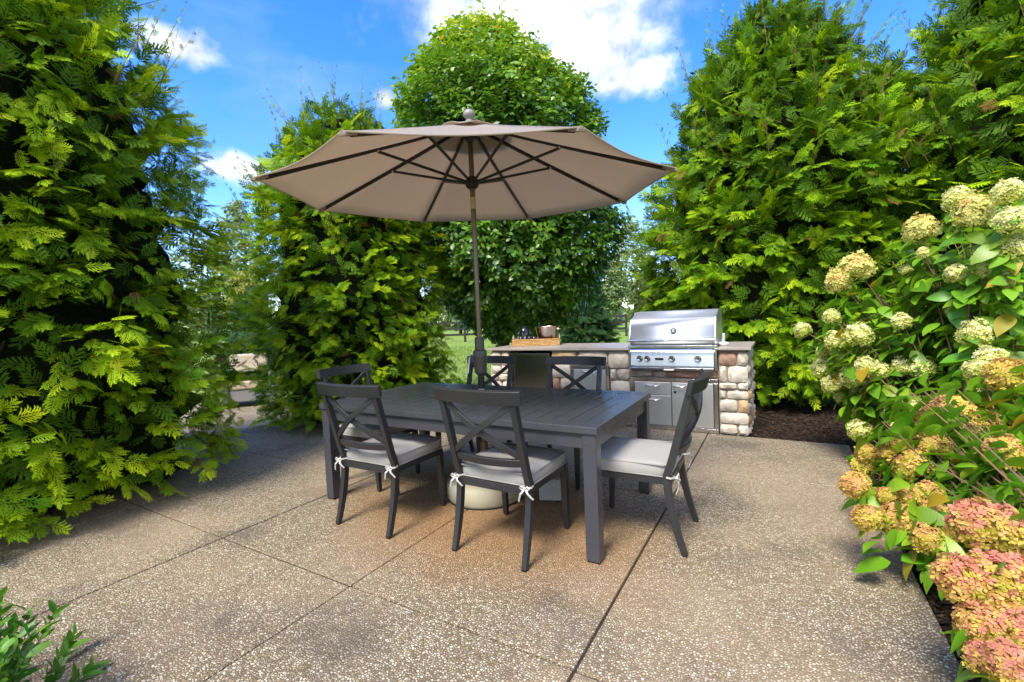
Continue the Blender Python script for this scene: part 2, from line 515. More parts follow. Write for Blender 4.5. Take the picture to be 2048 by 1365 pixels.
class MB:
    def __init__(self):
        self.v, self.f = [], []

    def add(self, vs, fs):
        b = len(self.v)
        self.v += [tuple(x) for x in vs]
        self.f += [tuple(i + b for i in q) for q in fs]
        return self

    def box(self, x0, x1, y0, y1, z0, z1):
        vs = [(x, y, z) for z in (z0, z1) for y in (y0, y1) for x in (x0, x1)]
        return self.add(vs, [(0, 2, 3, 1), (4, 5, 7, 6), (0, 1, 5, 4), (2, 6, 7, 3), (0, 4, 6, 2), (1, 3, 7, 5)])

    def prism(self, prof, x0, x1, axis='X'):
        n = len(prof)
        vs = []
        for s in (x0, x1):
            for a, b in prof:
                vs.append((s, a, b) if axis == 'X' else (a, s, b) if axis == 'Y' else (a, b, s))
        fs = [tuple(range(n))[::-1], tuple(range(n, 2 * n))]
        for i in range(n):
            j = (i + 1) % n
            fs.append((i, j, n + j, n + i))
        return self.add(vs, fs)

    def sweep(self, pts, wv, hv, side=None, taper=None):
        """rectangular section swept along pts; side = fixed width direction"""
        pts = [Vector(p) for p in pts]
        n = len(pts)
        vs, fs = [], []
        for i, p in enumerate(pts):
            d = (pts[min(i + 1, n - 1)] - pts[max(i - 1, 0)]).normalized()
            s = Vector(side) if side is not None else Vector((1, 0, 0))
            s = (s - d * s.dot(d)).normalized()
            u = d.cross(s).normalized()
            k = 1.0 if taper is None else taper[i]
            a, b = s * wv * 0.5 * k, u * hv * 0.5 * k
            vs += [p - a - b, p + a - b, p + a + b, p - a + b]
        for i in range(n - 1):
            o = 4 * i
            for k in range(4):
                m = (k + 1) % 4
                fs.append((o + k, o + m, o + 4 + m, o + 4 + k))
        fs += [(3, 2, 1, 0), (4 * n - 4, 4 * n - 3, 4 * n - 2, 4 * n - 1)]
        return self.add(vs, fs)

    def tube(self, pts, r, n=8, closed=False):
        pts = [Vector(p) for p in pts]
        m = len(pts)
        rs = r if isinstance(r, (list, tuple)) else [r] * m
        vs, fs = [], []
        ref = Vector((0.13, 0.21, 0.97))
        for i, p in enumerate(pts):
            if closed:
                d = (pts[(i + 1) % m] - pts[i - 1]).normalized()
            else:
                d = (pts[min(i + 1, m - 1)] - pts[max(i - 1, 0)]).normalized()
            if abs(d.dot(ref)) > 0.95:
                ref = Vector((0.9, 0.3, 0.1))
            s = d.cross(ref).normalized()
            u = s.cross(d)
            for k in range(n):
                a = 2 * math.pi * k / n
                vs.append(p + (s * math.cos(a) + u * math.sin(a)) * rs[i])
        for i in range(m if closed else m - 1):
            o, q = i * n, ((i + 1) % m) * n
            for k in range(n):
                j = (k + 1) % n
                fs.append((o + k, o + j, q + j, q + k))
        if not closed:
            fs += [tuple(range(n))[::-1], tuple(range((m - 1) * n, m * n))]
        return self.add(vs, fs)

    def lathe(self, prof, n=24, c=(0, 0, 0), axis='Z'):
        vs, fs = [], []
        m = len(prof)
        for k in range(n):
            a = 2 * math.pi * k / n
            for r, h in prof:
                x, y, z = r * math.cos(a), r * math.sin(a), h
                if axis == 'Y':      # axis along -Y
                    x, y, z = x, -z, y
                vs.append((c[0] + x, c[1] + y, c[2] + z))
        for k in range(n):
            j = (k + 1) % n
            for i in range(m - 1):
                fs.append((k * m + i, j * m + i, j * m + i + 1, k * m + i + 1))
        fs.append(tuple(k * m for k in range(n))[::-1])
        fs.append(tuple(k * m + m - 1 for k in range(n)))
        return self.add(vs, fs)

    def mesh(self, name, mat=None, smooth=False):
        me = bpy.data.meshes.new(name)
        me.from_pydata(self.v, [], self.f)
        bm = bmesh.new()
        bm.from_mesh(me)
        bmesh.ops.recalc_face_normals(bm, faces=bm.faces)
        bm.to_mesh(me)
        bm.free()
        if mat:
            me.materials.append(mat)
        if smooth:
            me.polygons.foreach_set('use_smooth', [True] * len(me.polygons))
            me.set_sharp_from_angle(angle=R_(38))
        return me

    def build(self, name, mat, parent=None, smooth=False, bevel=0.0, loc=None):
        o = link(name, self.mesh(name, mat, smooth or bevel > 0), parent, loc)
        if bevel:
            b = o.modifiers.new('bevel', 'BEVEL')
            b.width = bevel
            b.segments = 2
            b.limit_method = 'ANGLE'
            b.angle_limit = R_(40)
            b.harden_normals = True
        return o


def np_mesh(name, V, T, mat, col=None):
    me = bpy.data.meshes.new(name)
    nv, nt = len(V), len(T)
    me.vertices.add(nv)
    me.vertices.foreach_set('co', np.ascontiguousarray(V, np.float32).ravel())
    me.loops.add(nt * 3)
    me.loops.foreach_set('vertex_index', np.ascontiguousarray(T, np.int32).ravel())
    me.polygons.add(nt)
    me.polygons.foreach_set('loop_start', np.arange(0, nt * 3, 3, dtype=np.int32))
    me.update(calc_edges=True)
    if col is not None:
        a = me.color_attributes.new('Col', 'FLOAT_COLOR', 'POINT')
        c4 = np.ones((nv, 4), np.float32)
        c4[:, :3] = col
        a.data.foreach_set('color', c4.ravel())
    me.materials.append(mat)
    return me


def scatter(templates, idx, pos, X, Y, Z, scale, col):
    """realise copies of small templates: each (V, T, shade) placed with axes X Y Z; col per copy (n,3)"""
    Vs, Ts, Cs = [], [], []
    base = 0
    for k, (tv, tt, ts) in enumerate(templates):
        sel = np.nonzero(idx == k)[0]
        if not len(sel):
            continue
        n, m = len(sel), len(tv)
        s = scale[sel][:, None, None]
        P = pos[sel][:, None, :] + s * (tv[None, :, 0:1] * X[sel][:, None, :] + tv[None, :, 1:2] * Y[sel][:, None, :] + tv[None, :, 2:3] * Z[sel][:, None, :])
        Vs.append(P.reshape(-1, 3))
        Ts.append((tt[None] + (base + np.arange(n)[:, None, None] * m)).reshape(-1, 3))
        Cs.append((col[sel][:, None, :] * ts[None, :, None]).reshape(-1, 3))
        base += n * m
    return np.concatenate(Vs), np.concatenate(Ts), np.concatenate(Cs)


def unit(a):
    return a / np.maximum(np.linalg.norm(a, axis=-1, keepdims=True), 1e-9)


def ortho(Y, N):
    """X, Z with Z near N, orthogonal to Y"""
    Z = unit(N - Y * np.sum(N * Y, -1, keepdims=True))
    X = np.cross(Y, Z)
    return X, Z


def greens(g, stops):
    g = np.clip(g, 0, 1)
    xs = [s[0] for s in stops]
    return np.stack([np.interp(g, xs, [s[1][k] for s in stops]) for k in range(3)], -1)


# ------------------------------------------------------------------ plant templates
def spray_template(rng, pairs=7, sub=2, wid=0.072):
    V, T, Sh = [], [], []

    def bend(x, y):
        return (x, y, -0.16 * y * y - 0.35 * x * x)

    def kite(p, d, ln, wd, sh0, sh1):
        n = (-d[1], d[0])
        b = len(V)
        q = [(p[0], p[1]), (p[0] + d[0] * ln * .45 + n[0] * wd, p[1] + d[1] * ln * .45 + n[1] * wd), (p[0] + d[0] * ln, p[1] + d[1] * ln),
             (p[0] + d[0] * ln * .45 - n[0] * wd, p[1] + d[1] * ln * .45 - n[1] * wd)]
        for i, (x, y) in enumerate(q):
            z = bend(x, y)
            V.append((z[0], z[1], z[2] + (0.012 if i in (0, 2) else 0)))
            Sh.append(sh0 if i == 0 else sh1 if i == 2 else (sh0 + sh1) / 2)
        T.extend([(b, b + 1, b + 2), (b, b + 2, b + 3)])

    def tri(p, d, ln, wd, sh):
        n = (-d[1], d[0])
        b = len(V)
        for x, y in ((p[0] + n[0] * wd, p[1] + n[1] * wd), (p[0] - n[0] * wd, p[1] - n[1] * wd), (p[0] + d[0] * ln, p[1] + d[1] * ln)):
            V.append(bend(x, y))
            Sh.append(sh)
        T.append((b, b + 1, b + 2))

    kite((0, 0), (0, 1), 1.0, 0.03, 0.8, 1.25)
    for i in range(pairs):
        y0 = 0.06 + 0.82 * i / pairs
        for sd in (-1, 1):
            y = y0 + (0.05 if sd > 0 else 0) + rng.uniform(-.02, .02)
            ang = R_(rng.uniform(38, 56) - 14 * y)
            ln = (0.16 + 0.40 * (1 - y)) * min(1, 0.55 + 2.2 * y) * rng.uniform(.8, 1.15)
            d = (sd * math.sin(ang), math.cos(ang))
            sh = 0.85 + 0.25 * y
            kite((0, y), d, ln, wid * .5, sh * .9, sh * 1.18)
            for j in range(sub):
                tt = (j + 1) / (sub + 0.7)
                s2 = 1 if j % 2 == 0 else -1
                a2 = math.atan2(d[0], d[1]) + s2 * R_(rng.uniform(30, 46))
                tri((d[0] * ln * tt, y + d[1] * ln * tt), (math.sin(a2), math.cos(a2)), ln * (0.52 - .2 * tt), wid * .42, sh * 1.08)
    return np.array(V), np.array(T), np.array(Sh)


def leaf_template(nseg=2, wid=0.46, fold=0.18, droop=0.15, cup=0.0):
    """pointed oval leaf of length 1 along Y, folded on its midrib"""
    V, T = [(0, 0, 0)], []
    ys = [(i + 1) / (nseg + 1) for i in range(nseg)]
    for y in ys:
        wv = wid * .5 * math.sin(math.pi * min(1, y ** .8)) ** .8
        z = -droop * y * y
        V += [(-wv, y, z + fold * wv - cup * wv * wv * 4), (0, y, z), (wv, y, z + fold * wv - cup * wv * wv * 4)]
    V.append((0, 1, -droop))
    tip = len(V) - 1
    T += [(0, 2, 1), (0, 3, 2)]
    for i in range(nseg - 1):
        a, b = 1 + 3 * i, 4 + 3 * i
        T += [(a, a + 1, b + 1), (a, b + 1, b), (a + 1, a + 2, b + 2), (a + 1, b + 2, b + 1)]
    a = 1 + 3 * (nseg - 1)
    T += [(a, a + 1, tip), (a + 1, a + 2, tip)]
    return np.array(V, float), np.array(T), np.ones(len(V))


rng0 = random.Random(3)
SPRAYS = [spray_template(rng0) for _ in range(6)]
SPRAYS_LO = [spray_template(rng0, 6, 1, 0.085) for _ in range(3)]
STEM_T = [(np.array([(-.008, 0, 0), (.008, 0, 0), (0, 1, 0), (0, 0, .010)]), np.array([(0, 1, 2), (1, 3, 2), (3, 0, 2)]), np.ones(4))]
LEAVES = [leaf_template(2, .50, .25, .12), leaf_template(2, .46, .1, .25), leaf_template(2, .54, .3, .02)]
LEAF1 = [leaf_template(1, .62, .2, .1), leaf_template(1, .55, .1, .25)]

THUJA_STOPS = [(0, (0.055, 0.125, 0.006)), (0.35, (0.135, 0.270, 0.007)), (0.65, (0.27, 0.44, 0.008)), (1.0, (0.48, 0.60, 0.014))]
CAMV = np.array([0, 0, CAM_H])


def lump(rng, k=3.0):
    ph = rng.uniform(0, 6.28, (5, 3))
    fr = rng.uniform(0.7, 1.6, (5, 3)) * k

    def f(P):
        return sum(np.sin(P[:, 0] * fr[i, 0] + ph[i, 0]) * np.sin(P[:, 1] * fr[i, 1] + ph[i, 1]) * np.sin(P[:, 2] * fr[i, 2] + ph[i, 2]) for i in range(5)) / 1.6
    return f


def trunk_mesh(name, h, r, rng, limbs, prof, mat, parent, lean=(0, 0), base=0.0, stems=1, spread=0.0):
    mb = MB()
    for s in range(stems):
        a = 6.28 * s / max(1, stems) + rng.uniform(0, 1)
        ex = spread * math.cos(a)
        ey = spread * math.sin(a)
        pts = [(ex * .12, ey * .12, base), (ex * .3, ey * .3, h * .2), (ex * .6 + lean[0] * .5, ey * .6 + lean[1] * .5, h * .55), (ex + lean[0], ey + lean[1], h * .94)]
        rr = r if stems == 1 else r * rng.uniform(.55, 1)
        mb.tube(pts, [rr * 1.25, rr, rr * .6, rr * .12], 7)
        for i in range(limbs // stems):
            z = h * rng.uniform(.12, .88)
            an = rng.uniform(0, 6.28)
            L = prof(z) * rng.uniform(.55, .85)
            k = z / h
            p0 = Vector((ex * k + lean[0] * k, ey * k + lean[1] * k, z * .93))
            d = Vector((math.cos(an), math.sin(an), rng.uniform(.1, .5)))
            mb.tube([p0, p0 + d * L * .5, p0 + d * L + Vector((0, 0, .05))], [rr * .32 * (1 - k * .6), rr * .2 * (1 - k * .6), .006], 5)
    return mb.build(name, mat, parent, True)


def conifer(name, label, cat, x, y, rx, ry, nexp, h, prof, dens, spr, seed, stops=THUJA_STOPS, g0=.45, up=-.1, wisps=60, z0=.02, mat='thuja',
            nsingle=0, clu=10, group=None, brown=.02, lump_amp=.09, inner=66, blen=(.32, .55), face_cam=True, trunk_r=.11, wisp_len=(.35, .7), core=.69):
    rng = np.random.default_rng(seed)
    prng = random.Random(seed)
    root = empty(name, (x, y, 0))
    tag(root, label, cat, group)
    c = np.array([x, y, 0.0])
    lf = lump(rng, 2.6 / max(rx, ry) * 1.6)
    lf2 = lump(rng, 7.0 / max(rx, ry) * 1.4)

    def surf(th, z):
        ct, st = np.cos(th), np.sin(th)
        rr = (np.abs(ct / rx) ** nexp + np.abs(st / ry) ** nexp) ** (-1 / nexp)
        f = np.array([prof(a) for a in z])
        P = np.stack([ct * rr * f, st * rr * f, z], -1)
        nx = np.sign(ct) * np.abs(ct * rr / rx) ** (nexp - 1) / rx
        ny = np.sign(st) * np.abs(st * rr / ry) ** (nexp - 1) / ry
        f2 = np.array([prof(min(a + .15, h)) for a in z])
        slope = (f - f2) * rr / .15
        N = unit(np.stack([nx, ny, np.zeros_like(nx)], -1))
        N[:, 2] = np.clip(slope, -.4, 1.6)
        return P, unit(N)

    area = 2 * math.pi * math.sqrt((rx * rx + ry * ry) / 2) * h
    n = int(area * dens)
    th = rng.uniform(0, 2 * math.pi, n)
    z = z0 + (h - z0) * rng.uniform(0, 1, n) ** .95
    keep = rng.uniform(0, 1, n) < np.clip(np.array([prof(a) for a in z]) * 1.05 + .08, 0, 1)
    th, z = th[keep], z[keep]
    P, N = surf(th, z)
    P = P * (1 + lump_amp * lf(P)[:, None] * np.array([1, 1, 0])) + N * (lf2(P)[:, None] * .07)
    if face_cam:
        tocam = unit(CAMV - (P + c))
        fdot, rk = np.sum(tocam * N, -1), rng.uniform(0, 1, len(P))
        keep = (fdot > -.3) | ((fdot > -.6) & (rk < .7)) | (rk < .06)
        P, N = P[keep], N[keep]
    n = len(P)
    depth = rng.exponential(.10, n)
    P = P - N * np.minimum(depth, .5)[:, None]
    tang = unit(np.cross(N, np.array([0, 0, 1.0])) + 1e-6)
    topf = np.clip((z[keep] if face_cam else z) / h - .6, 0, 1)[:, None] * 1.2
    D = unit(N * .80 + tang * rng.normal(0, .42, n)[:, None] + np.array([0, 0, 1.0]) * (up + rng.normal(0, .26, n))[:, None] + np.array([0, 0, 1.0]) * topf)
    Mn = unit(np.array([0, 0, 1.0]) * .60 + N * .80 + rng.normal(0, .28, (n, 3)))
    L = rng.uniform(*blen, n)
    gc = g0 + rng.normal(0, .14, n) + .10 * lf2(P)
    pos, ax, nm, sc, gg, prio = [], [], [], [], [], []
    for k in range(clu):
        tt = 1.0 if k == 0 else .25 + .72 * k / clu
        sd = 0 if k == 0 else (1 if k % 2 else -1)
        X, Z = ortho(D, Mn)
        phi = sd * rng.uniform(.30, 1.15, n)
        a = unit(D * np.cos(phi)[:, None] + X * np.sin(phi)[:, None] + np.array([0, 0, 1.0]) * rng.normal(-.10, .14, n)[:, None])
        p = P - D * (L * (1 - tt) * .9 + .05)[:, None] + rng.normal(0, .015, (n, 3))
        pos.append(p)
        ax.append(a)
        nm.append(unit(Z + rng.normal(0, .32, (n, 3))))
        sc.append(rng.uniform(*spr, n) * (1.05 if k == 0 else (.75 + .35 * (1 - tt))))
        gg.append(gc + rng.normal(0, .10, n) + .10 * (tt - .6))
        prio.append(np.full(n, tt) - np.minimum(depth, .5) * 2)
    pos, ax, nm, sc, gg, prio = map(np.concatenate, (pos, ax, nm, sc, gg, prio))
    lowcut = pos[:, 2] > z0 + .02
    pos, ax, nm, sc, gg, prio = pos[lowcut], ax[lowcut], nm[lowcut], sc[lowcut], gg[lowcut], prio[lowcut]
    # tips near the ground never dip into it
    dz = pos[:, 2] + ax[:, 2] * sc
    ax[:, 2] = np.where(dz < .03, np.maximum(ax[:, 2], -.05), ax[:, 2])
    ax = unit(ax)
    col = greens(gg, stops)
    br = rng.uniform(0, 1, len(pos)) < brown
    col[br] = np.array([.24, .13, .035]) * rng.uniform(.6, 1.2, (br.sum(), 1))
    X, Z = ortho(ax, nm)
    # the largest sprays in view are parts of their own
    single = np.zeros(len(pos), bool)
    if nsingle:
        tc_ = unit(CAMV - (pos + c))
        score = sc / np.linalg.norm(pos + c - CAMV, axis=1) * (np.abs(np.sum(tc_ * Z, -1)) + .2) + np.where(prio > .9, .02, -1)
        vis = np.sum(tc_ * np.concatenate([N] * clu)[lowcut], -1) > .25
        score = np.where(vis, score, -9)
        single[np.argsort(-score)[:nsingle]] = True
        tint = [greens(np.array([q]), stops)[0] for q in (.3, .5, .7, .9)]
        cache = {}
        for i in np.nonzero(single)[0]:
            vk, gk = i % len(SPRAYS), int(np.clip((gg[i] - .2) / .2, 0, 3))
            if (vk, gk) not in cache:
                tv, tt_, ts = SPRAYS[vk]
                cache[(vk, gk)] = np_mesh('spray', tv, tt_, M['spray'], tint[gk][None] * ts[:, None])
            o = bpy.data.objects.new('spray', cache[(vk, gk)])
            COL.objects.link(o)
            o.parent = root
            m = Matrix.Identity(4)
            for r_ in range(3):
                m[r_][0], m[r_][1], m[r_][2], m[r_][3] = X[i][r_] * sc[i], ax[i][r_] * sc[i], Z[i][r_] * sc[i], pos[i][r_]
            o.matrix_local = m
    ks = ~single
    idx = rng.integers(0, len(SPRAYS), len(pos))
    V1, T1, C1 = scatter(SPRAYS, idx[ks], pos[ks], X[ks], ax[ks], Z[ks], sc[ks], col[ks])
    Vs, Ts, Cs = [V1], [T1], [C1]
    nb = len(V1)
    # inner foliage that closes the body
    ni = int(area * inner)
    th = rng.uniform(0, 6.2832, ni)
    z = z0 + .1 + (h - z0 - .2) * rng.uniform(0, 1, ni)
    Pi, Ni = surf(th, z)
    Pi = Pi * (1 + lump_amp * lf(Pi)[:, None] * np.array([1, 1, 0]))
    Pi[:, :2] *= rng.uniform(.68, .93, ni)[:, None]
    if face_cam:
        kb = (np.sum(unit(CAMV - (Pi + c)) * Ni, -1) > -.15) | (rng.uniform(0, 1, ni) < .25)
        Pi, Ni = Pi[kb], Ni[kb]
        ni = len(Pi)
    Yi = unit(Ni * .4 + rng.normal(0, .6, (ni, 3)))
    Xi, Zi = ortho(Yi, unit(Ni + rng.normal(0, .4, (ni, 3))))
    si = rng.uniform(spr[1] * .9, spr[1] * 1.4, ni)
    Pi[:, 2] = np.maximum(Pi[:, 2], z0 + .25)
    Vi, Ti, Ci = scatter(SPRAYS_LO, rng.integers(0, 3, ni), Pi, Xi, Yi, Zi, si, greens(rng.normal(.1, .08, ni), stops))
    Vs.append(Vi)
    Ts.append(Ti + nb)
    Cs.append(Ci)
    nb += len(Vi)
    # loose leaders that break the outline at the top
    if wisps:
        wth = rng.uniform(0, 6.2832, wisps)
        wz = h * (1 - rng.uniform(0, 1, wisps) ** 1.5 * .5)
        Pw, Nw = surf(wth, np.minimum(wz, h * .985))
        Pw = Pw * (1 + lump_amp * lf(Pw)[:, None] * np.array([1, 1, 0]))
        Dw = unit(Nw * .5 + np.array([0, 0, 1.0]) * rng.uniform(.3, 1.0, wisps)[:, None] + rng.normal(0, .25, (wisps, 3)))
        wl_ = rng.uniform(*wisp_len, wisps)
        pp, aa, ss = [], [], []
        for k in range(9):
            tt = k / 8
            sX, _ = ortho(Dw, rng.normal(0, 1, (wisps, 3)))
            pp.append(Pw + Dw * (wl_ * (tt * 1.1 - .2))[:, None])
            aa.append(unit(Dw + sX * rng.uniform(.3, .9, wisps)[:, None]))
            ss.append(rng.uniform(.35, .6, wisps) * spr[1] * (1.1 - .6 * tt))
        pp, aa, ss = map(np.concatenate, (pp, aa, ss))
        xx, zz = ortho(aa, rng.normal(0, 1, aa.shape))
        cw = greens(rng.normal(g0, .12, len(pp)), stops)
        bw = rng.uniform(0, 1, len(pp)) < .25
        cw[bw] = cw[bw] * .4 + np.array([.14, .09, .03]) * .6
        Vw, Tw, Cw = scatter(SPRAYS_LO, rng.integers(0, 3, len(pp)), pp, xx, aa, zz, ss, cw)
        Vs.append(Vw)
        Ts.append(Tw + nb)
        Cs.append(Cw)
        nb += len(Vw)
        xw, zw = ortho(Dw, rng.normal(0, 1, Dw.shape))
        Vw, Tw, Cw = scatter(STEM_T, np.zeros(wisps, int), Pw - Dw * (wl_ * .35)[:, None], xw, Dw, zw, wl_ * 1.3, np.tile(np.array([[.16, .10, .05]]), (wisps, 1)))
        Vs.append(Vw)
        Ts.append(Tw + nb)
        Cs.append(Cw)
    o = link('crown', np_mesh('crown', np.concatenate(Vs), np.concatenate(Ts), M[mat], np.concatenate(Cs)), root)
    tag(o, kind='stuff')
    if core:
        # solid hull for inner twigs, near-black with the gaps' shade in its colour
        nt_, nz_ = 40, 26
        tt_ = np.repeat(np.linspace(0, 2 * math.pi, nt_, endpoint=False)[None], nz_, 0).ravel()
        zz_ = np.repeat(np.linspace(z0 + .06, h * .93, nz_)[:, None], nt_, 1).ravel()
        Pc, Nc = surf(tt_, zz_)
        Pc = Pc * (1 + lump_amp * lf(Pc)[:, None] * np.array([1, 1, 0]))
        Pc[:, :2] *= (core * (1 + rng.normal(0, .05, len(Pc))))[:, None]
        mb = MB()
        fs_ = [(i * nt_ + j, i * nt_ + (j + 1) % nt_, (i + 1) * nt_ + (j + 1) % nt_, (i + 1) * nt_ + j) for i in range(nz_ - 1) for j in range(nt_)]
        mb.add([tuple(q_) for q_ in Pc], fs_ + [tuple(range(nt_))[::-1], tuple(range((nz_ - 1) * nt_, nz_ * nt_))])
        tag(mb.build('twig_shade_hull', M['twig_shade'], root), kind='stuff')
    trunk_mesh('trunk', h, trunk_r, prng, 36, lambda a: prof(a) * min(rx, ry), M['bark'], root, base=-.05)
    return root


def broadleaf(name, label, x, y, h, r, prof, ntwig, lsize, seed, stops, g0=.45, zlo=1.0, mat='leaf', stems=1, spread=.5, trunk_r=.12, shift=None,
              templates=None, per=9, shoots=0, yellow=.004, face_cam=True, tl=(.25, .45), lean=(0, 0), group=None, cat='tree', limbs=30, inner=.35, ghigh=.35, core=None):
    rng = np.random.default_rng(seed)
    prng = random.Random(seed)
    root = empty(name, (x, y, 0))
    tag(root, label, cat, group)
    templates = templates or LEAVES
    lf = lump(rng, 3.2 / r)
    lf2 = lump(rng, 8 / r)
    n = ntwig
    th = rng.uniform(0, 6.2832, n)
    z = zlo + (h - zlo) * rng.uniform(0, 1, n)
    f = np.array([prof(a) for a in z])
    keep = rng.uniform(0, 1, n) < f + .08
    th, z, f = th[keep], z[keep], f[keep]
    f2 = np.array([prof(min(h, a + .2)) for a in z])
    N = np.stack([np.cos(th), np.sin(th), np.clip((f - f2) * r / .2, -.8, 1.8)], -1)
    N = unit(N)
    P = np.stack([np.cos(th) * f * r, np.sin(th) * f * r, z], -1)
    P[:, :2] *= (1 + .12 * lf(P) + .08 * lf2(P) + rng.normal(0, .025, len(P)))[:, None]
    isin = rng.uniform(0, 1, len(P)) < inner
    P[:, :2] *= np.where(isin, rng.uniform(.35, .9, len(P)), 1 - np.minimum(rng.exponential(.05, len(P)), .4))[:, None]
    if shift is not None:
        P[:, :2] += np.array([shift(a) for a in P[:, 2]])
    if face_cam:
        tcv = unit(CAMV - (P + np.array([x, y, 0])))
        keep = (np.sum(tcv * N, -1) > -.3) | (rng.uniform(0, 1, len(P)) < .3)
        P, N = P[keep], N[keep]
    n = len(P)
    D = unit(N * .7 + rng.normal(0, .45, (n, 3)) + np.array([0, 0, .1]))
    L = rng.uniform(*tl, n)
    if shoots:
        k = np.argsort(-P[:, 2])[:shoots * 14][::14]
        D[k] = unit(np.array([0, 0, 1.0]) + rng.normal(0, .2, (len(k), 3)))
        L[k] = rng.uniform(.5, 1.15, len(k))
    pos, ax, nm, sc, gg = [], [], [], [], []
    g_t = g0 + rng.normal(0, .13, n) + .12 * lf2(P) + ghigh * np.clip((P[:, 2] - zlo) / (h - zlo) - .55, 0, 1)  # leaf colour lightens toward the crown top, painting its sunlit tone
    for k in range(per):
        tt = (k + .3) / per
        sd = 1 if k % 2 else -1
        X, Z = ortho(D, unit(np.array([0, 0, 1.0]) + N * .5 + rng.normal(0, .3, (n, 3))))
        a = unit(D * .6 + X * sd * .8 + np.array([0, 0, -1.0]) * rng.uniform(.0, .55, n)[:, None] + rng.normal(0, .15, (n, 3)))
        pos.append(P + D * (L * (tt - .55))[:, None])
        ax.append(a)
        nm.append(unit(Z * .8 + N * .4 + rng.normal(0, .25, (n, 3))))
        sc.append(rng.uniform(.75, 1.2, n) * lsize)
        gg.append(g_t + rng.normal(0, .07, n))
    pos, ax, nm, sc, gg = map(np.concatenate, (pos, ax, nm, sc, gg))
    col = greens(gg, stops)
    yl = rng.uniform(0, 1, len(pos)) < yellow
    col[yl] = (.55, .36, .02)
    X, Z = ortho(ax, nm)
    V, T, C = scatter(templates, rng.integers(0, len(templates), len(pos)), pos, X, ax, Z, sc, col)
    tag(link('crown', np_mesh('crown', V, T, M[mat], C), root), kind='stuff')
    if core:  # solid inner hull, dark shade of the leaf gaps painted as its colour
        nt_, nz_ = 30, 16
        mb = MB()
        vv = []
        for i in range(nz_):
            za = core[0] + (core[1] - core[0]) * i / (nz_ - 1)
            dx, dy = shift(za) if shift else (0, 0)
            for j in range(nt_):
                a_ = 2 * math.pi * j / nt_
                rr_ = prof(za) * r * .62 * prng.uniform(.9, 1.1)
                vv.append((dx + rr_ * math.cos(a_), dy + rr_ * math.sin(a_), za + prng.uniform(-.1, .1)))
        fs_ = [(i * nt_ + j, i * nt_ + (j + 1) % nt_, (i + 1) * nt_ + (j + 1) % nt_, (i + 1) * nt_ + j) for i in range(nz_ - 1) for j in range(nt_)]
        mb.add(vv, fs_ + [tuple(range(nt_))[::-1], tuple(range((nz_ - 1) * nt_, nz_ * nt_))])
        tag(mb.build('twig_shade_hull', M['twig_shade'], root), kind='stuff')
    trunk_mesh('trunk', h * .92, trunk_r, prng, limbs, lambda a: prof(max(a, zlo)) * r, M['bark'], root, base=-.05, stems=stems, spread=spread, lean=lean)
    return root


# ------------------------------------------------------------------ setting: ground, patio, bed
g = MB()
g.add([(-900, -900, -.075), (900, -900, -.075), (900, 900, -.075), (-900, 900, -.075)], [(0, 1, 2, 3)])
tag(g.build('lawn', M['lawn']), kind='structure')
XS = [-9.28, -8.05, -6.83, -5.60, -4.375, -3.15, -1.935, -.69, .565]
YS = [-2.26, -.99, .275, 1.54, 2.805, 4.07, 5.335]
patio = empty('patio')
tag(patio, 'tan exposed aggregate concrete patio cut into square slabs', None, None, 'structure')
g = MB()
g.box(XS[0] + .02, XS[-1] - .012, YS[0] + .02, YS[-1] - .012, -.16, -.012)
g.build('joint_bed', M['joint'], patio)
slab_cache = {}
for i in range(len(XS) - 1):
    for j in range(len(YS) - 1):
        x0, x1, y0, y1 = XS[i], XS[i + 1], YS[j], YS[j + 1]
        if y1 < .3 and x1 < -1.8:
            continue
        gp = .0055
        key = (round(x1 - x0, 3), round(y1 - y0, 3))
        if key not in slab_cache:
            mb = MB()
            hx, hy = (x1 - x0) / 2 - gp, (y1 - y0) / 2 - gp
            mb.box(-hx, hx, -hy, hy, -.11, 0)
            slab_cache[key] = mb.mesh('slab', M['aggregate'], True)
        o = link('slab', slab_cache[key], patio, ((x0 + x1) / 2, (y0 + y1) / 2, -.0015 * ((i * 7 + j * 3) % 3)))
        b = o.modifiers.new('bevel', 'BEVEL')
        b.width = .006
        b.segments = 2
        b.harden_normals = True
# slabs beside the kitchen run on behind the table to the lounge corner; bed of bark mulch along the patio
bed = MB()
xs = np.linspace(.50, 4.2, 26)
ys = np.linspace(-1.2, 8.4, 60)


def mulch_z(xx, yy):
    return -.045 + .05 * min(1, max(0, xx - .6)) + .012 * math.sin(xx * 9 + yy * 4) * math.sin(yy * 7.3 - xx * 3)


vs = [(a, b, mulch_z(a, b)) for b in ys for a in xs]
nx = len(xs)
bed.add(vs, [(j * nx + i, j * nx + i + 1, (j + 1) * nx + i + 1, (j + 1) * nx + i) for j in range(len(ys) - 1) for i in range(nx - 1)])
tag(bed.build('mulch_bed_ground', M['mulch'], None, True), kind='structure')
bed = MB()
xs2 = np.linspace(-1.9, .50, 16)
ys2 = np.linspace(5.30, 8.4, 22)
vs = [(a, b, -.045 + .010 * math.sin(a * 9 + b * 4) * math.sin(b * 7.3)) for b in ys2 for a in xs2]
nx = len(xs2)
bed.add(vs, [(j * nx + i, j * nx + i + 1, (j + 1) * nx + i + 1, (j + 1) * nx + i) for j in range(len(ys2) - 1) for i in range(nx - 1)])
tag(bed.build('mulch_bed_ground', M['mulch'], None, True), kind='structure')
bed = MB()
bed.add([(-7.2, -2.2, -.06), (-1.955, -2.2, -.06), (-1.955, .255, -.06), (-7.2, .255, -.06)], [(0, 1, 2, 3)])
tag(bed.build('soil_bed_ground', M['soil']), kind='structure')

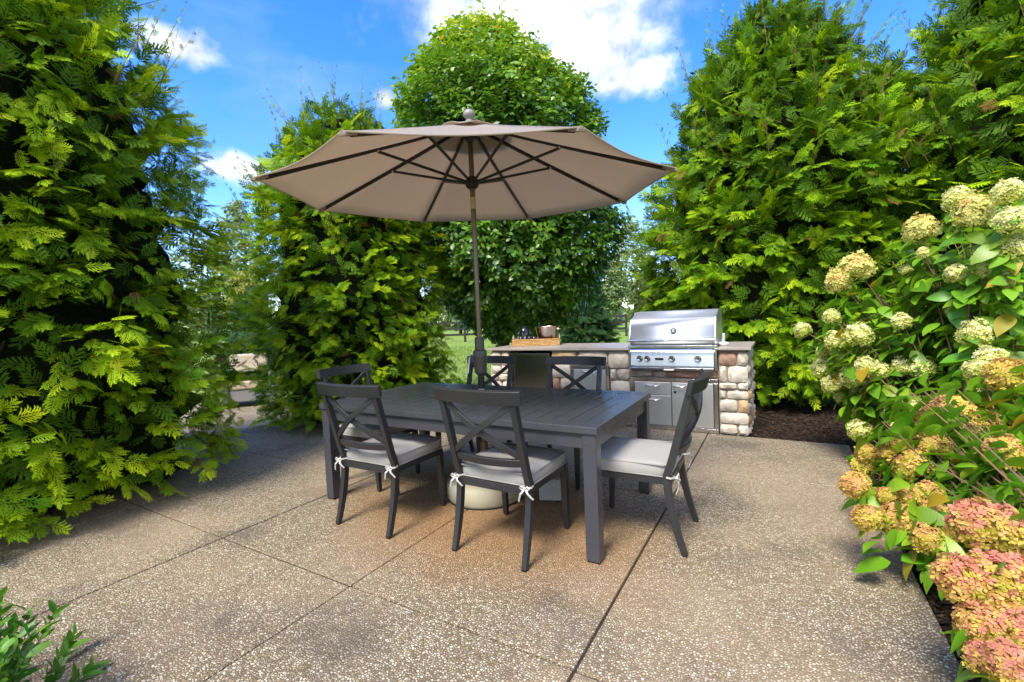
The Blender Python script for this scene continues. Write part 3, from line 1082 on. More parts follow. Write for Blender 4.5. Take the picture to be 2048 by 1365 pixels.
rng = np.random.default_rng(5)
chip_t = []
for k in range(4):
    a = rng.uniform(.75, 1.2)
    V = np.array([(-.10 * a, -.5, 0), (.12, -.42, .02), (.14 * a, .1, .06), (.05, .5, .01), (-.12, .3, .03), (0, 0, .10), (0, .02, -.05)])
    T = np.array([(0, 1, 5), (1, 2, 5), (2, 3, 5), (3, 4, 5), (4, 0, 5), (1, 0, 6), (2, 1, 6), (3, 2, 6), (4, 3, 6), (0, 4, 6)])
    chip_t.append((V, T, np.ones(len(V))))
n1, n2 = 5500, 2200
cx = np.concatenate([.575 + 2.6 * rng.uniform(0, 1, n1) ** 1.7, rng.uniform(-.24, .6, n2)])
cy = np.concatenate([.9 + 6.1 * rng.uniform(0, 1, n1) ** 1.25, rng.uniform(5.36, 7.4, n2)])
cz = np.array([mulch_z(a, b) + .012 if a > .5 else -.035 for a, b in zip(cx, cy)]) + rng.uniform(-.005, .012, n1 + n2)
N = n1 + n2
an = rng.uniform(0, 6.28, N)
Yc = unit(np.stack([np.cos(an), np.sin(an), rng.normal(0, .22, N)], -1))
Xc, Zc = ortho(Yc, np.stack([rng.normal(0, .35, N), rng.normal(0, .35, N), np.ones(N)], -1))
cc_ = greens(rng.beta(1.3, 2.6, N), [(0, (.022, .015, .012)), (.4, (.06, .038, .026)), (.7, (.15, .085, .05)), (1, (.30, .15, .07))])
V, T, C = scatter(chip_t, rng.integers(0, 4, N), np.stack([cx, cy, cz], -1), Xc, Yc, Zc, rng.uniform(.025, .075, N), cc_)
tag(link('mulch_chips', np_mesh('mulch_chips', V, T, M['chip'], C)), 'brown shredded bark mulch chips in the bed beside the patio', 'mulch', None, 'stuff')

# grass blades where the lawn shows between hedge and kitchen
n = 12000
gx, gy = rng.uniform(-16, -2.2, n), rng.uniform(6.6, 20, n)
ks = ~((gx > -3.7) & (gy < 6.6))
gx, gy = gx[ks], gy[ks]
n = len(gx)
bt = [(np.array([(-.09, 0, 0), (.09, 0, 0), (.03, .6, .05), (0, 1, .25)]), np.array([(0, 1, 2), (0, 2, 3)]), np.array([.8, .8, 1, 1.15]))]
Yg = unit(np.stack([rng.normal(0, .4, n), rng.normal(0, .4, n), np.ones(n)], -1))
Xg, Zg = ortho(Yg, rng.normal(0, 1, (n, 3)))
V, T, C = scatter(bt, np.zeros(n, int), np.stack([gx, gy, np.full(n, -.078)], -1), Xg, Yg, Zg, rng.uniform(.06, .13, n),
                  greens(rng.uniform(0, 1, n), [(0, (.08, .15, .015)), (.6, (.17, .27, .03)), (1, (.30, .38, .07))]))
tag(link('grass', np_mesh('grass', V, T, M['far_leaf'], C)), 'short bright green lawn grass behind the outdoor kitchen', 'grass', None, 'stuff')

# ------------------------------------------------------------------ dining table
TX0, TX1, TY0, TY1, TZ = -3.085, -.836, 2.265, 3.445, .75
table = empty('dining_table', ((TX0 + TX1) / 2, (TY0 + TY1) / 2, 0))
tag(table, 'long slate grey slatted metal dining table under the umbrella', 'table')
hx, hy = (TX1 - TX0) / 2, (TY1 - TY0) / 2
b = .105
MB().box(-hx, hx, -hy, -hy + b, TZ - .04, TZ).build('top_border', M['table'], table, bevel=.004)
MB().box(-hx, hx, hy - b, hy, TZ - .04, TZ).build('top_border', M['table'], table, bevel=.004)
MB().box(-hx, -hx + b, -hy + b + .0005, hy - b - .0005, TZ - .04, TZ - .0004).build('top_border', M['table'], table, bevel=.003)
MB().box(hx - b, hx, -hy + b + .0005, hy - b - .0005, TZ - .04, TZ - .0004).build('top_border', M['table'], table, bevel=.003)
NS = 20
pitch = (2 * hx - 2 * b) / NS
sm = MB().box(-pitch / 2 + .0035, pitch / 2 - .0035, -hy + b + .003, hy - b - .003, TZ - .034, TZ - .0012).mesh('slat', M['table'], True)
for i in range(NS):
    xc = -hx + b + pitch * (i + .5)
    if i in (9, 10):
        continue
    o = link('slat', sm, table, (xc, 0, 0))
    bv = o.modifiers.new('bevel', 'BEVEL')
    bv.width, bv.segments = .002, 2
# the two middle slats stop round the pole hole
for s in (-1, 1):
    for yy0, yy1 in ((-hy + b + .003, -.032), (.032, hy - b - .003)):
        MB().box(*sorted((s * .0035, s * (pitch - .0035))), yy0, yy1, TZ - .034, TZ - .0012).build('slat', M['table'], table, bevel=.002)
MB().box(-hx + .06, hx - .06, -hy + .06, -.04, TZ - .052, TZ - .0405).build('under_tray', M['dark_void'], table)
MB().box(-hx + .06, hx - .06, .04, hy - .06, TZ - .052, TZ - .0405).build('under_tray', M['dark_void'], table)
MB().lathe([(.030, TZ - .03), (.042, TZ - .03), (.042, TZ + .002), (.030, TZ + .002)], 24).build('pole_ring', M['table'], table, True)
ins, lg = .012, .078
for sy in (-1, 1):
    y0 = sy * (hy - ins - .012)
    MB().box(-hx + ins + lg, hx - ins - lg, min(y0, y0 - sy * .025), max(y0, y0 - sy * .025), TZ - .125, TZ - .041).build('apron', M['table'], table, bevel=.002)
for sx_ in (-1, 1):
    x0 = sx_ * (hx - ins - .012)
    MB().box(min(x0, x0 - sx_ * .025), max(x0, x0 - sx_ * .025), -hy + ins + lg, hy - ins - lg, TZ - .125, TZ - .041).build('apron', M['table'], table, bevel=.002)
    for sy in (-1, 1):
        lx, ly = sx_ * (hx - ins - lg / 2), sy * (hy - ins - lg / 2)
        lo = MB().box(lx - lg / 2, lx + lg / 2, ly - lg / 2, ly + lg / 2, .008, TZ - .041).build('leg', M['table'], table, bevel=.004)
        MB().box(lx - .033, lx + .033, ly - .033, ly + .033, 0, .0085).build('foot_pad', M['rubber'], lo)


# ------------------------------------------------------------------ chairs
def rrect(hx, hy, r, n=5, z=0.0, cy=0.0):
    p = []
    for qx, qy, a0 in ((1, 1, 0), (-1, 1, 90), (-1, -1, 180), (1, -1, 270)):
        for k in range(n + 1):
            a = R_(a0 + 90 * k / n)
            p.append((qx * (hx - r) + r * math.cos(a), cy + qy * (hy - r) + r * math.sin(a), z))
    return p


def post_y(z):
    return -.205 - (z - .44) * .265


def make_chair():
    root = empty('dining_chair')
    m = M['frame']
    for s in (-1, 1):
        pts = []
        for k in range(9):
            t_ = k / 8
            z = .44 * t_
            y = -.285 + .080 * math.sin(t_ * math.pi / 2) + .006 * t_
            pts.append((s * .236, y, max(z, .006)))
        pts += [(s * .236, post_y(z), z) for z in (.52, .62, .74, .84, .905)]
        o = MB().sweep(pts, .036, .040, (1, 0, 0), [.82, .85, .9, .95] + [1] * 10).build('rear_leg', m, root, bevel=.003)
        MB().box(s * .236 - .014, s * .236 + .014, -.298, -.272, 0, .008).build('foot_pad', M['rubber'], o)
        o = MB().sweep([(s * .228, .262, .0075), (s * .228, .255, .2), (s * .228, .250, .385)], .042, .042, (1, 0, 0), [.72, .85, 1]).build('front_leg', m, root, bevel=.003)
        MB().lathe([(.012, 0), (.012, .008)], 12, (s * .228, .262, 0)).build('foot_pad', M['rubber'], o)
        MB().box(s * .228 - .015, s * .228 + .015, -.185, .229, .386, .424).build('side_rail', m, root, bevel=.002)
    MB().box(-.249, .249, .232, .268, .3865, .4245).build('front_rail', m, root, bevel=.003)
    rr = MB().box(-.218, .218, -.222, -.194, .380, .424).build('rear_rail', m, root, bevel=.002)
    MB().lathe([(.001, .0), (.026, .0), (.026, .003), (.020, .0045), (.019, .003), (.001, .003)], 24, (0, 0, 0), 'Y').build('medallion', m, rr, True, loc=(0, -.2215, .402)).scale = (1, 1, .55)
    # sling panel below the cushion
    MB().box(-.212, .212, -.193, .231, .408, .419).build('seat_panel', m, root)

    def bowed(zc, half, bow, h, th, nm, yoff=0.0, n=14):
        mb = MB()
        pts = []
        for k in range(n + 1):
            x = -half + 2 * half * k / n
            pts.append((x, post_y(zc) + yoff - bow * (1 - (x / half) ** 2), zc))
        mb.sweep(pts, h, th, (0, -.25, 1))
        return mb.build(nm, m, root, bevel=.003)
    bowed(.938, .285, .050, .076, .030, 'top_rail', .004)
    bowed(.566, .219, .045, .044, .022, 'lower_rail')
    for s in (-1, 1):
        pts = []
        for k in range(15):
            q = k / 14
            x = s * (-.222 + .444 * q)
            z = .595 + (.895 - .595) * q
            y = post_y(z) - .048 * math.sin(q * math.pi) - (.003 * s)
            pts.append((x, y, z))
        MB().sweep(pts, .034, .018 + .002 * s, (-s * .3, 0, 1)).build('cross_bar', m, root, bevel=.002)
    # cushion
    bm = bmesh.new()
    bmesh.ops.create_cube(bm, size=2)
    bmesh.ops.subdivide_edges(bm, edges=bm.edges[:], cuts=9, use_grid_fill=True)
    for v in bm.verts:
        x, y, z = v.co
        k = math.sqrt(1 - .5 * x * x * y * y * .32)
        cr = (1 - x ** 4) * (1 - y ** 4)
        side = 1 + .018 * (1 - z * z)
        X = .248 * x * k * side
        Y = .250 * y * k * side
        Zz = .4625 + .032 * z + (.016 * cr if z > 0 else -.002 * cr) * abs(z)
        Zz += .003 * math.sin(9 * x + 3) * math.sin(7 * y) * (1 if z > 0 else 0)
        v.co = (X, Y + .036, Zz)
    me = bpy.data.meshes.new('seat_cushion')
    bm.to_mesh(me)
    bm.free()
    me.materials.append(M['cushion'])
    me.polygons.foreach_set('use_smooth', [True] * len(me.polygons))
    cu = link('seat_cushion', me, root)
    for z in (.4955, .4325):
        MB().tube([(x * .992, y, z) for x, y, _ in rrect(.2475, .2495, .045, 5, 0, .036)], .0045, 6, True).build('piping', M['piping'], cu, True)
    for s in (-1, 1):
        bx, by, bz = s * .236, -.240, .432
        tb = MB()
        tb.sweep([(s * .20, -.19, .435), (s * .212, -.222, .434), (bx, by - .004, bz)], .010, .0025, (0, 0, 1))
        tb.sweep([(s * .262, -.20, .436), (s * .264, -.225, .434), (bx, by - .006, bz + .001)], .010, .0025, (0, 0, 1))
        for q, (dx, dz) in enumerate(((-.030, .010), (.034, .012))):
            tb.sweep([(bx, by - .006, bz), (bx + dx * .6, by - .020, bz + dz + .006), (bx + dx, by - .016, bz + dz * .6), (bx + dx * .5, by - .012, bz - .006), (bx, by - .008, bz)], .009, .002, (0, .2, 1))
        for q, (dx, dz) in enumerate(((-.040, -.075), (.052, -.050))):
            tb.sweep([(bx, by - .008, bz), (bx + dx * .5, by - .026, bz + dz * .35), (bx + dx * .85, by - .018, bz + dz * .8), (bx + dx, by - .012, bz + dz)], .010, .002, (1, .3, 0))
        tb.tube([(bx - .006, by - .010, bz), (bx + .006, by - .010, bz)], .007, 8)
        tb.build('tie', M['tie'], cu, True)
    return root


def copy_tree(o, parent=None):
    c = o.copy()
    COL.objects.link(c)
    c.parent = parent
    for ch in list(o.children):
        copy_tree(ch, c)
    return c


CH = [((-2.372, 2.295, 0), 0.0, 'charcoal cross-back chair facing the table, nearest the left hedge, back toward the camera'),
      ((-1.415, 2.345, 0), R_(-1.5), 'charcoal cross-back chair at the middle of the table with its back toward the camera'),
      ((-.755, 2.80, 0), R_(91.5), 'charcoal cross-back chair at the table end toward the hydrangeas, seen from its side'),
      ((-3.06, 2.79, 0), R_(-90), 'charcoal cross-back chair at the table end toward the middle arborvitae, half hidden'),
      ((-2.50, 3.49, 0), R_(180), 'charcoal cross-back chair across the table, behind the umbrella pole'),
      ((-1.594, 3.49, 0), R_(181), 'charcoal cross-back chair across the table, in front of the small drawer unit')]
proto = make_chair()
for i, (loc, rz, lab) in enumerate(CH):
    o = proto if i == 0 else copy_tree(proto)
    o.location = loc
    o.rotation_euler = (0, 0, rz)
    tag(o, lab, 'chair', 'cross-back chairs round the dining table')

# ------------------------------------------------------------------ umbrella
UX, UY = (TX0 + TX1) / 2, (TY0 + TY1) / 2
um = empty('patio_umbrella', (UX, UY, 0))
tag(um, 'taupe octagonal market umbrella standing through the middle of the table', 'umbrella')
UR, UZ, APEX = 1.43, 2.283, 2.792
TILTX, TILTY = -.036, .047
A0 = R_(-124.3)


def rim(k, r=1.0, lift=0.0):
    a = A0 - k * math.pi / 4
    x, y = UR * r * math.cos(a), UR * r * math.sin(a)
    zz = APEX + (UZ - APEX) * r ** .96
    return Vector((x, y, zz + TILTX * x + TILTY * y + lift))


for k in range(8):
    mb = MB()
    na, nr = 8, 8
    vs, fs = [], []
    for i in range(nr + 1):
        r = .055 + (1 - .055) * i / nr
        for j in range(na + 1):
            q = j / na
            p = rim(k, r) * (1 - q) + rim(k + 1, r) * q
            sag = .030 * math.sin(q * math.pi) * math.sin(min(1, r) * math.pi * .9) + .012 * math.sin(q * math.pi) * r
            inward = 1 - .030 * math.sin(q * math.pi) * r
            vs.append((p.x * inward, p.y * inward, p.z - sag * .6 + .012))
    for i in range(nr):
        for j in range(na):
            a = i * (na + 1) + j
            fs.append((a, a + 1, a + na + 2, a + na + 1))
    mb.add(vs, fs)
    o = mb.build('canopy_panel', M['canopy'], um, True)
    sd = o.modifiers.new('thick', 'SOLIDIFY')
    sd.thickness = .0025
    e = MB().tube([Vector(vs[nr * (na + 1) + j]) for j in range(na + 1)], .0045, 6)
    e.build('hem', M['canopy'], o, True)
    # rib and strut
    dr = [rim(k, r, -.004) for r in (.03, .3, .6, .955)]
    tang = (rim(k + 2, 1) - rim(k - 2, 1)).normalized()
    rb = MB().sweep(dr, .017, .026, tang).build('rib', M['rib'], um, bevel=.002)
    tip = MB()
    tip.sweep([rim(k, .94, -.004), rim(k, 1.0, -.001)], .042, .016, tang)
    tip.build('rib_pocket', M['canopy'], rb, bevel=.003)
    hub = Vector((0, 0, 2.365))
    dirh = Vector((math.cos(A0 - k * math.pi / 4), math.sin(A0 - k * math.pi / 4), 0))
    st = rim(k, .47, -.02)
    MB().sweep([hub + dirh * .035, st], .013, .018, tang).build('strut', M['rib'], um, bevel=.002)
    MB().tube([st - tang * .014, st + tang * .014], .007, 8).build('strut_pin', M['steel_trim'], um, True)
MB().lathe([(.026, 2.315), (.048, 2.335), (.052, 2.375), (.038, 2.40), (.026, 2.405)], 20).build('runner_hub', M['rib'], um, True)
MB().lathe([(.024, 2.66), (.045, 2.68), (.045, 2.725), (.03, 2.75)], 20).build('top_hub', M['rib'], um, True)
# vented cap
mb = MB()
vs, fs = [], []
for i in range(5):
    for j in range(32):
        r = .03 + .27 * i / 4
        a = A0 - 2 * math.pi * j / 32
        ro = r * (1 + .03 * math.cos(8 * (a - A0)))
        zc = APEX + .016 - .345 * r + .010 * math.sin(j * 1.9 + i) * i / 4
        vs.append((ro * math.cos(a), ro * math.sin(a), zc + (TILTX * math.cos(a) + TILTY * math.sin(a)) * ro))
for i in range(4):
    for j in range(32):
        fs.append((i * 32 + j, i * 32 + (j + 1) % 32, (i + 1) * 32 + (j + 1) % 32, (i + 1) * 32 + j))
mb.add(vs, fs)
o = mb.build('vent_cap', M['canopy'], um, True)
o.modifiers.new('thick', 'SOLIDIFY').thickness = .003
MB().lathe([(.004, APEX - .01), (.028, APEX + .004), (.028, APEX + .022), (.020, APEX + .030), (.024, APEX + .036), (.040, APEX + .050), (.045, APEX + .066), (.040, APEX + .083),
            (.026, APEX + .098), (.002, APEX + .104)], 24).build('finial', plain('finial_grey', (.25, .23, .22), .5), um, True)
MB().lathe([(.019, .30), (.019, TZ + .03), (.019, 2.74)], 20).build('pole', M['pole'], um, True)
MB().lathe([(.0205, 2.17), (.0205, 2.255)], 20).build('pole_label', plain('label_tan', (.42, .33, .22), .6), um, True)
ck = MB().lathe([(.022, TZ + .165), (.026, TZ + .175), (.046, TZ + .195), (.052, TZ + .31), (.054, TZ + .352), (.050, TZ + .362), (.036, TZ + .368), (.036, TZ + .455), (.034, TZ + .462), (.02, TZ + .464)], 18).build('crank_housing', M['crank'], um, True)
hd = MB()
ax_ = Vector((-.86, -.5, 0))
p0 = Vector((0, 0, TZ + .33)) + ax_ * .045
hd.tube([p0, p0 + ax_ * .03, p0 + ax_ * .036 + Vector((0, 0, -.02)), p0 + ax_ * .052 + Vector((0, 0, -.135)), p0 + ax_ * .085 + Vector((0, 0, -.14))], .006, 8)
hd.build('crank_handle', M['steel'], ck, True)
MB().lathe([(.024, TZ + .004), (.026, TZ + .165)], 18).build('pole_sleeve', M['black'], um, True)
MB().lathe([(.0265, TZ + .03), (.0265, TZ + .075)], 18).build('sleeve_band', plain('sleeve_band', (.20, .21, .24), .4), um, True)
tw = MB()
tp = rim(4, 1.0, -.01)
for q in range(3):
    tw.tube([tp, tp + Vector((.015 + .01 * q, 0, -.05)), tp + Vector((.03 + .018 * q, .01 * q, -.115 - .008 * q))], .0025, 5)
tw.build('tie_cord', M['piping'], um, True)

ub = empty('umbrella_base', (UX, UY, 0))
tag(ub, 'weathered round concrete umbrella base standing under the table', 'umbrella base')
MB().lathe([(.02, .010), (.285, .010), (.298, .030), (.298, .105), (.285, .135), (.24, .160), (.12, .185), (.05, .195), (.02, .195)], 40).build('weight', M['concrete_base'], ub, True)
MB().lathe([(.27, 0), (.289, 0), (.289, .0105), (.27, .0105)], 40).build('foot_ring', M['rubber'], ub, True)
MB().lathe([(.0195, .19), (.030, .19), (.030, .42), (.0195, .42)], 20).build('socket_tube', M['pole'], ub, True)
MB().tube([(.028, 0, .36), (.065, 0, .36)], .006, 8).build('clamp_knob', M['black'], ub, True)
gb = empty('junction_box', (-1.47, 2.98, 0), R_(20))
tag(gb, 'small grey metal utility box on the patio floor under the table', 'utility box')
MB().box(-.075, .075, -.055, .055, .012, .175).build('body', M['grey_box'], gb, bevel=.006)
MB().box(-.080, .080, -.067, -.056, .018, .170).build('cover', M['grey_box'], gb, bevel=.004)
for s in (-1, 1):
    MB().box(s * .05 - .012, s * .05 + .012, -.04, .04, 0, .0125).build('foot', M['rubber'], gb)
MB().tube([(.03, -.068, .14), (.03, -.074, .14)], .005, 8).build('screw', M['steel'], gb, True)

# ------------------------------------------------------------------ outdoor kitchen
KX0, KX1, KY, KB = -3.495, -.292, 5.34, 6.20
isl = empty('stone_kitchen_island', ((KX0 + KX1) / 2, 5.8, 0))
tag(isl, 'outdoor kitchen island faced in cream ledge stone with a thin tan stone counter', 'kitchen island')
IO = Vector(((KX0 + KX1) / 2, 5.8, 0))


def ib(mb):
    mb.v = [(x - IO.x, y - IO.y, z - IO.z) for x, y, z in mb.v]
    return mb


CZ = .913
# mortar core split round the openings
for (x0, x1, y0, y1, z0, z1) in ((KX0 + .02, -3.19, KY + .02, KB - .02, -.05, CZ), (-3.19, -2.555, KY + .50, KB - .02, -.05, CZ), (-2.555, -2.29, KY + .02, KB - .02, -.05, CZ),
                                 (-2.29, -1.785, KY + .20, KB - .02, -.05, .72), (-2.29, -1.785, KY + .02, KB - .02, .7205, CZ), (-1.785, -1.535, KY + .02, KB - .02, -.05, CZ),
                                 (-1.535, -.575, KY + .20, KB - .02, -.05, .595), (-1.535, -.575, KY + .02, KB - .02, .5955, .685), (-.575, KX1 - .02, KY + .02, KB - .02, -.05, CZ)):
    ib(MB().box(x0 + .0003, x1 - .0003, y0, y1, z0, z1)).build('mortar_core', M['mortar'], isl)


def stone(a0, a1, z0, z1, face, mat, seed):
    """rough-faced stone on the front (face 'F'), right end ('R') or left end ('L')"""
    r = random.Random(seed)
    nx_, nz_ = 6, 5
    cx_, cz_ = (a0 + a1) / 2, (z0 + z1) / 2
    hx_, hz_ = (a1 - a0) / 2 - .006, (z1 - z0) / 2 - .006
    ph = [r.uniform(0, 6) for _ in range(6)]
    base = r.uniform(.012, .026)
    vs, fs = [], []
    for i in range(nz_):
        for j in range(nx_):
            x, z = -1 + 2 * j / (nx_ - 1), -1 + 2 * i / (nz_ - 1)
            ex, ez = abs(x) ** 5, abs(z) ** 5
            e = max(ex, ez)
            cut = .12 * (abs(x * z)) ** 3
            d = base + .010 * math.sin(3.1 * x + ph[0]) * math.sin(2.6 * z + ph[1]) + .006 * math.sin(7 * x + ph[2] + 3 * z) + r.uniform(-.003, .003)
            d = d * (1 - .55 * e) - .012 * e
            jx = r.uniform(-.05, .05) if 0 < j < nx_ - 1 else r.uniform(-.03, .03)
            vs.append((cx_ + hx_ * (x * (1 - cut) + jx * .5), -d, cz_ + hz_ * (z * (1 - cut) + r.uniform(-.05, .05))))
    for i in range(nz_ - 1):
        for j in range(nx_ - 1):
            a = i * nx_ + j
            fs.append((a, a + 1, a + nx_ + 1, a + nx_))
    loop = [j for j in range(nx_)] + [i * nx_ + nx_ - 1 for i in range(1, nz_)] + [(nz_ - 1) * nx_ + j for j in range(nx_ - 2, -1, -1)] + [i * nx_ for i in range(nz_ - 2, 0, -1)]
    b0 = len(vs)
    for q in loop:
        x, d, z = vs[q]
        vs.append((x, .022, z))
    n_ = len(loop)
    for q in range(n_):
        fs.append((loop[q], b0 + q, b0 + (q + 1) % n_, loop[(q + 1) % n_]))
    fs.append(tuple(range(b0, b0 + n_)))
    if face == 'F':
        vs = [(x, KY + d, z) for x, d, z in vs]
    elif face == 'R':
        vs = [(KX1 - d, x, z) for x, d, z in vs]
    else:
        vs = [(KX0 + d, x, z) for x, d, z in vs]
    mb = MB().add(vs, fs)
    ib(mb).build('stone', mat, isl, True)


C_, P_, B_, T_, G_ = STONES
# right pillar, laid as in the picture, bottom to top
px0, px1 = -.575, KX1 + .004
rows = [(.0, .115, [(.62, P_), (.38, P_)]), (.115, .245, [(1.0, P_)]), (.245, .385, [(.64, C_), (.36, T_)]), (.385, .485, [(.26, C_), (.74, P_)]), (.485, .565, [(.62, C_), (.38, P_)]),
        (.565, .745, [(.30, C_), (.70, P_)]), (.745, .895, [(.62, B_), (.38, C_)])]
sid = 0
for z0, z1, cells in rows:
    x = px0
    for wd, mt in cells:
        sid += 1
        stone(x, x + wd * (px1 - px0), z0, z1, 'F', mt, sid)
        x += wd * (px1 - px0)


def fill(a0, a1, z0, z1, face, seed, pal, rowh=(.09, .15), cw=(.12, .30)):
    global sid
    r = random.Random(seed)
    z = z0
    while z < z1 - .03:
        hh_ = r.uniform(*rowh)
        if z1 - (z + hh_) < rowh[0] * .8:
            hh_ = z1 - z
        x = a0
        while x < a1 - .02:
            ww = r.uniform(*cw)
            if a1 - (x + ww) < cw[0] * .75:
                ww = a1 - x
            sid += 1
            stone(x, x + ww, z, z + hh_, face, r.choice(pal), sid)
            x += ww
        z += hh_


fill(KX0 - .004, -3.19, 0, .90, 'F', 11, [P_, C_, P_, C_], (.10, .15), (.10, .22))
# between fridge and drawer unit
for z0, z1, cells in ((.0, .13, [(1, C_)]), (.13, .27, [(.45, C_), (.55, P_)]), (.27, .40, [(1, P_)]), (.40, .56, [(.42, B_), (.58, C_)]), (.56, .75, [(1, P_)])):
    x = -2.555
    for wd, mt in cells:
        sid += 1
        stone(x, x + wd * .265, z0, z1, 'F', mt, sid)
        x += wd * .265
sid += 1
stone(-2.555, -2.20, .755, .90, 'F', T_, 501)
stone(-2.20, -1.80, .735, .90, 'F', C_, 502)
stone(-1.80, -1.54, .69, .90, 'F', C_, 503)
stone(-1.78, -1.70, .55, .69, 'F', C_, 504)
stone(-1.70, -1.54, .55, .69, 'F', G_, 505)
fill(-1.78, -1.54, 0, .55, 'F', 21, [C_, G_, C_, P_], (.10, .15), (.14, .26))
# band under the grill
x = -1.53
for wd, mt in ((.255, G_), (.155, G_), (.36, B_), (.18, B_)):
    sid += 1
    stone(x, x + wd, .598, .684, 'F', mt, sid)
    x += wd
fill(KY + .01, KB, 0, .90, 'R', 31, [P_, C_, P_, C_, T_], (.09, .15), (.14, .3))
fill(KY + .01, KB, 0, .90, 'L', 41, [P_, C_, C_], (.11, .16), (.14, .3))
# counter slabs either side of the grill and behind it
ct = empty('counter', (0, 0, 0), 0, isl)
for x0, x1, y0, y1 in ((KX0 - .035, -1.5325, KY - .045, KB + .05), (-1.532, -.5805, 6.035, KB + .05), (-.580, KX1 + .034, KY - .045, KB + .05)):
    ib(MB().box(x0, x1, y0, y1, CZ + .002, CZ + .030)).build('counter_slab', M['counter'], isl, bevel=.003)
bpy.data.objects.remove(ct)
CT = CZ + .030


def bar_handle(parent, xc, y, zc, ln, mat, rad=.008, out=.035):
    mb = MB()
    mb.tube([(xc - ln / 2, y, zc + .006), (xc - ln / 2, y - out * .6, zc + .006), (xc - ln / 2 + .012, y - out, zc), (xc - ln * .2, y - out - .003, zc - .002), (xc + ln * .2, y - out - .003, zc - .002),
             (xc + ln / 2 - .012, y - out, zc), (xc + ln / 2, y - out * .6, zc + .006), (xc + ln / 2, y, zc + .006)], rad, 10)
    return mb.build('handle', mat, parent, True)


def framed(parent, x0, x1, z0, z1, y, wd, mat):
    for a in ((x0, x1, z0, z0 + wd), (x0, x1, z1 - wd, z1), (x0, x0 + wd, z0 + wd + .0003, z1 - wd - .0003), (x1 - wd, x1, z0 + wd + .0003, z1 - wd - .0003)):
        MB().box(a[0], a[1], y - .012, y + .06, a[2], a[3]).build('frame_bar', mat, parent, bevel=.002)


# access drawers and door below the grill
cab = empty('drawer_cabinet')
tag(cab, 'stainless two-drawer and door cabinet built in below the grill', 'cabinet')
y = KY - .004
framed(cab, -1.530, -.582, .004, .594, y, .042, M['steel_trim'])
MB().box(-1.486, -.626, y + .01, y + .14, .048, .550).build('carcass', M['dark_void'], cab)
d1 = MB().box(-1.482, -1.070, y - .012, y + .008, .402, .546).build('drawer_front', M['steel'], cab, bevel=.003)
bar_handle(d1, -1.275, y - .012, .505, .150, M['chrome'], .009)
d2 = MB().box(-1.482, -1.070, y - .012, y + .008, .052, .395).build('drawer_front', M['steel_v'], cab, bevel=.003)
bar_handle(d2, -1.275, y - .012, .345, .150, M['chrome'], .009)
d3 = MB().box(-1.062, -.630, y - .012, y + .008, .052, .546).build('door', M['steel_v'], cab, bevel=.003)
bar_handle(d3, -.975, y - .012, .505, .130, M['chrome'], .009)
MB().lathe([(.001, 0), (.013, 0), (.013, .006), (.001, .007)], 16, (-1.025, y - .0125, .440), 'Y').build('lock', M['black'], d3, True)
# small trash / drawer unit
tru = empty('drawer_unit')
tag(tru, 'small square stainless pull-out drawer in the stone between fridge and grill', 'drawer')
framed(tru, -2.285, -1.790, .16, .716, y, .034, M['steel_trim'])
MB().box(-2.250, -1.825, y + .01, y + .14, .196, .680).build('carcass', M['dark_void'], tru)
d = MB().box(-2.246, -1.829, y - .012, y + .008, .200, .676).build('drawer_front', M['steel'], tru, bevel=.003)
bar_handle(d, -2.035, y - .012, .645, .17, M['chrome'], .008)
# fridge
fr = empty('outdoor_fridge', (-2.87, 5.6, 0))
tag(fr, 'dark stainless outdoor fridge set under the counter behind the far chairs', 'fridge')
MB().box(-.300, .300, -.225, .235, .03, .862).build('body', M['dark_void'], fr)
dr_ = MB().box(-.298, .298, -.285, -.228, .06, .858).build('door', M['fridge'], fr, bevel=.006)
MB().box(-.300, .300, -.288, -.226, .859, .876).build('top_trim', M['steel_trim'], fr, bevel=.002)
hh = MB()
hh.tube([(-.262, -.285, .80), (-.262, -.325, .80), (-.262, -.325, .30), (-.262, -.285, .30)], .011, 10)
hh.build('handle', M['chrome'], dr_, True)
MB().box(-.29, .29, -.22, -.19, .0, .0295).build('toe_kick', M['dark_void'], fr)

# grill
gx0, gx1 = -1.532, -.5815
gr = empty('gas_grill', ((gx0 + gx1) / 2, KY, 0))
tag(gr, 'wide stainless built-in gas grill with closed rounded hood and four knobs', 'grill')
GO = Vector(((gx0 + gx1) / 2, KY, 0))


def gbld(mb, name, mat, parent=gr, smooth=False, bevel=0.0):
    mb.v = [(x - GO.x, yy - GO.y, z) for x, yy, z in mb.v]
    return mb.build(name, mat, parent, smooth, bevel)


gbld(MB().box(gx0 + .03, gx1 - .03, KY + .01, 6.03, .6855, .955), 'firebox', M['steel'])
gbld(MB().box(gx0, gx0 + .026, KY - .060, KY + .05, .692, .935), 'side_frame', M['steel_trim'], bevel=.003)
gbld(MB().box(gx1 - .026, gx1, KY - .060, KY + .05, .692, .935), 'side_frame', M['steel_trim'], bevel=.003)
gbld(MB().box(gx0, gx1, KY - .058, KY + .03, .9355, .972), 'front_ledge', M['steel_trim'], bevel=.006)
pn = gbld(MB().prism([(KY - .050, .905), (KY - .056, .900), (KY - .070, .742), (KY + .0, .735), (KY + .0, .905)], gx0 + .030, gx1 - .030), 'control_panel', M['steel'], bevel=.002)
gbld(MB().prism([(KY - .052, .932), (KY - .085, .900), (KY - .086, .893), (KY - .056, .897), (KY - .02, .932)], gx0 + .0265, gx1 - .0265), 'panel_lip', M['steel_trim'], pn, bevel=.001)
gbld(MB().prism([(KY - .078, .726), (KY - .088, .718), (KY - .080, .690), (KY - .0, .690), (KY - .0, .726)], gx0 + .032, gx1 - .032), 'drip_tray_lip', M['steel_trim'], bevel=.003)
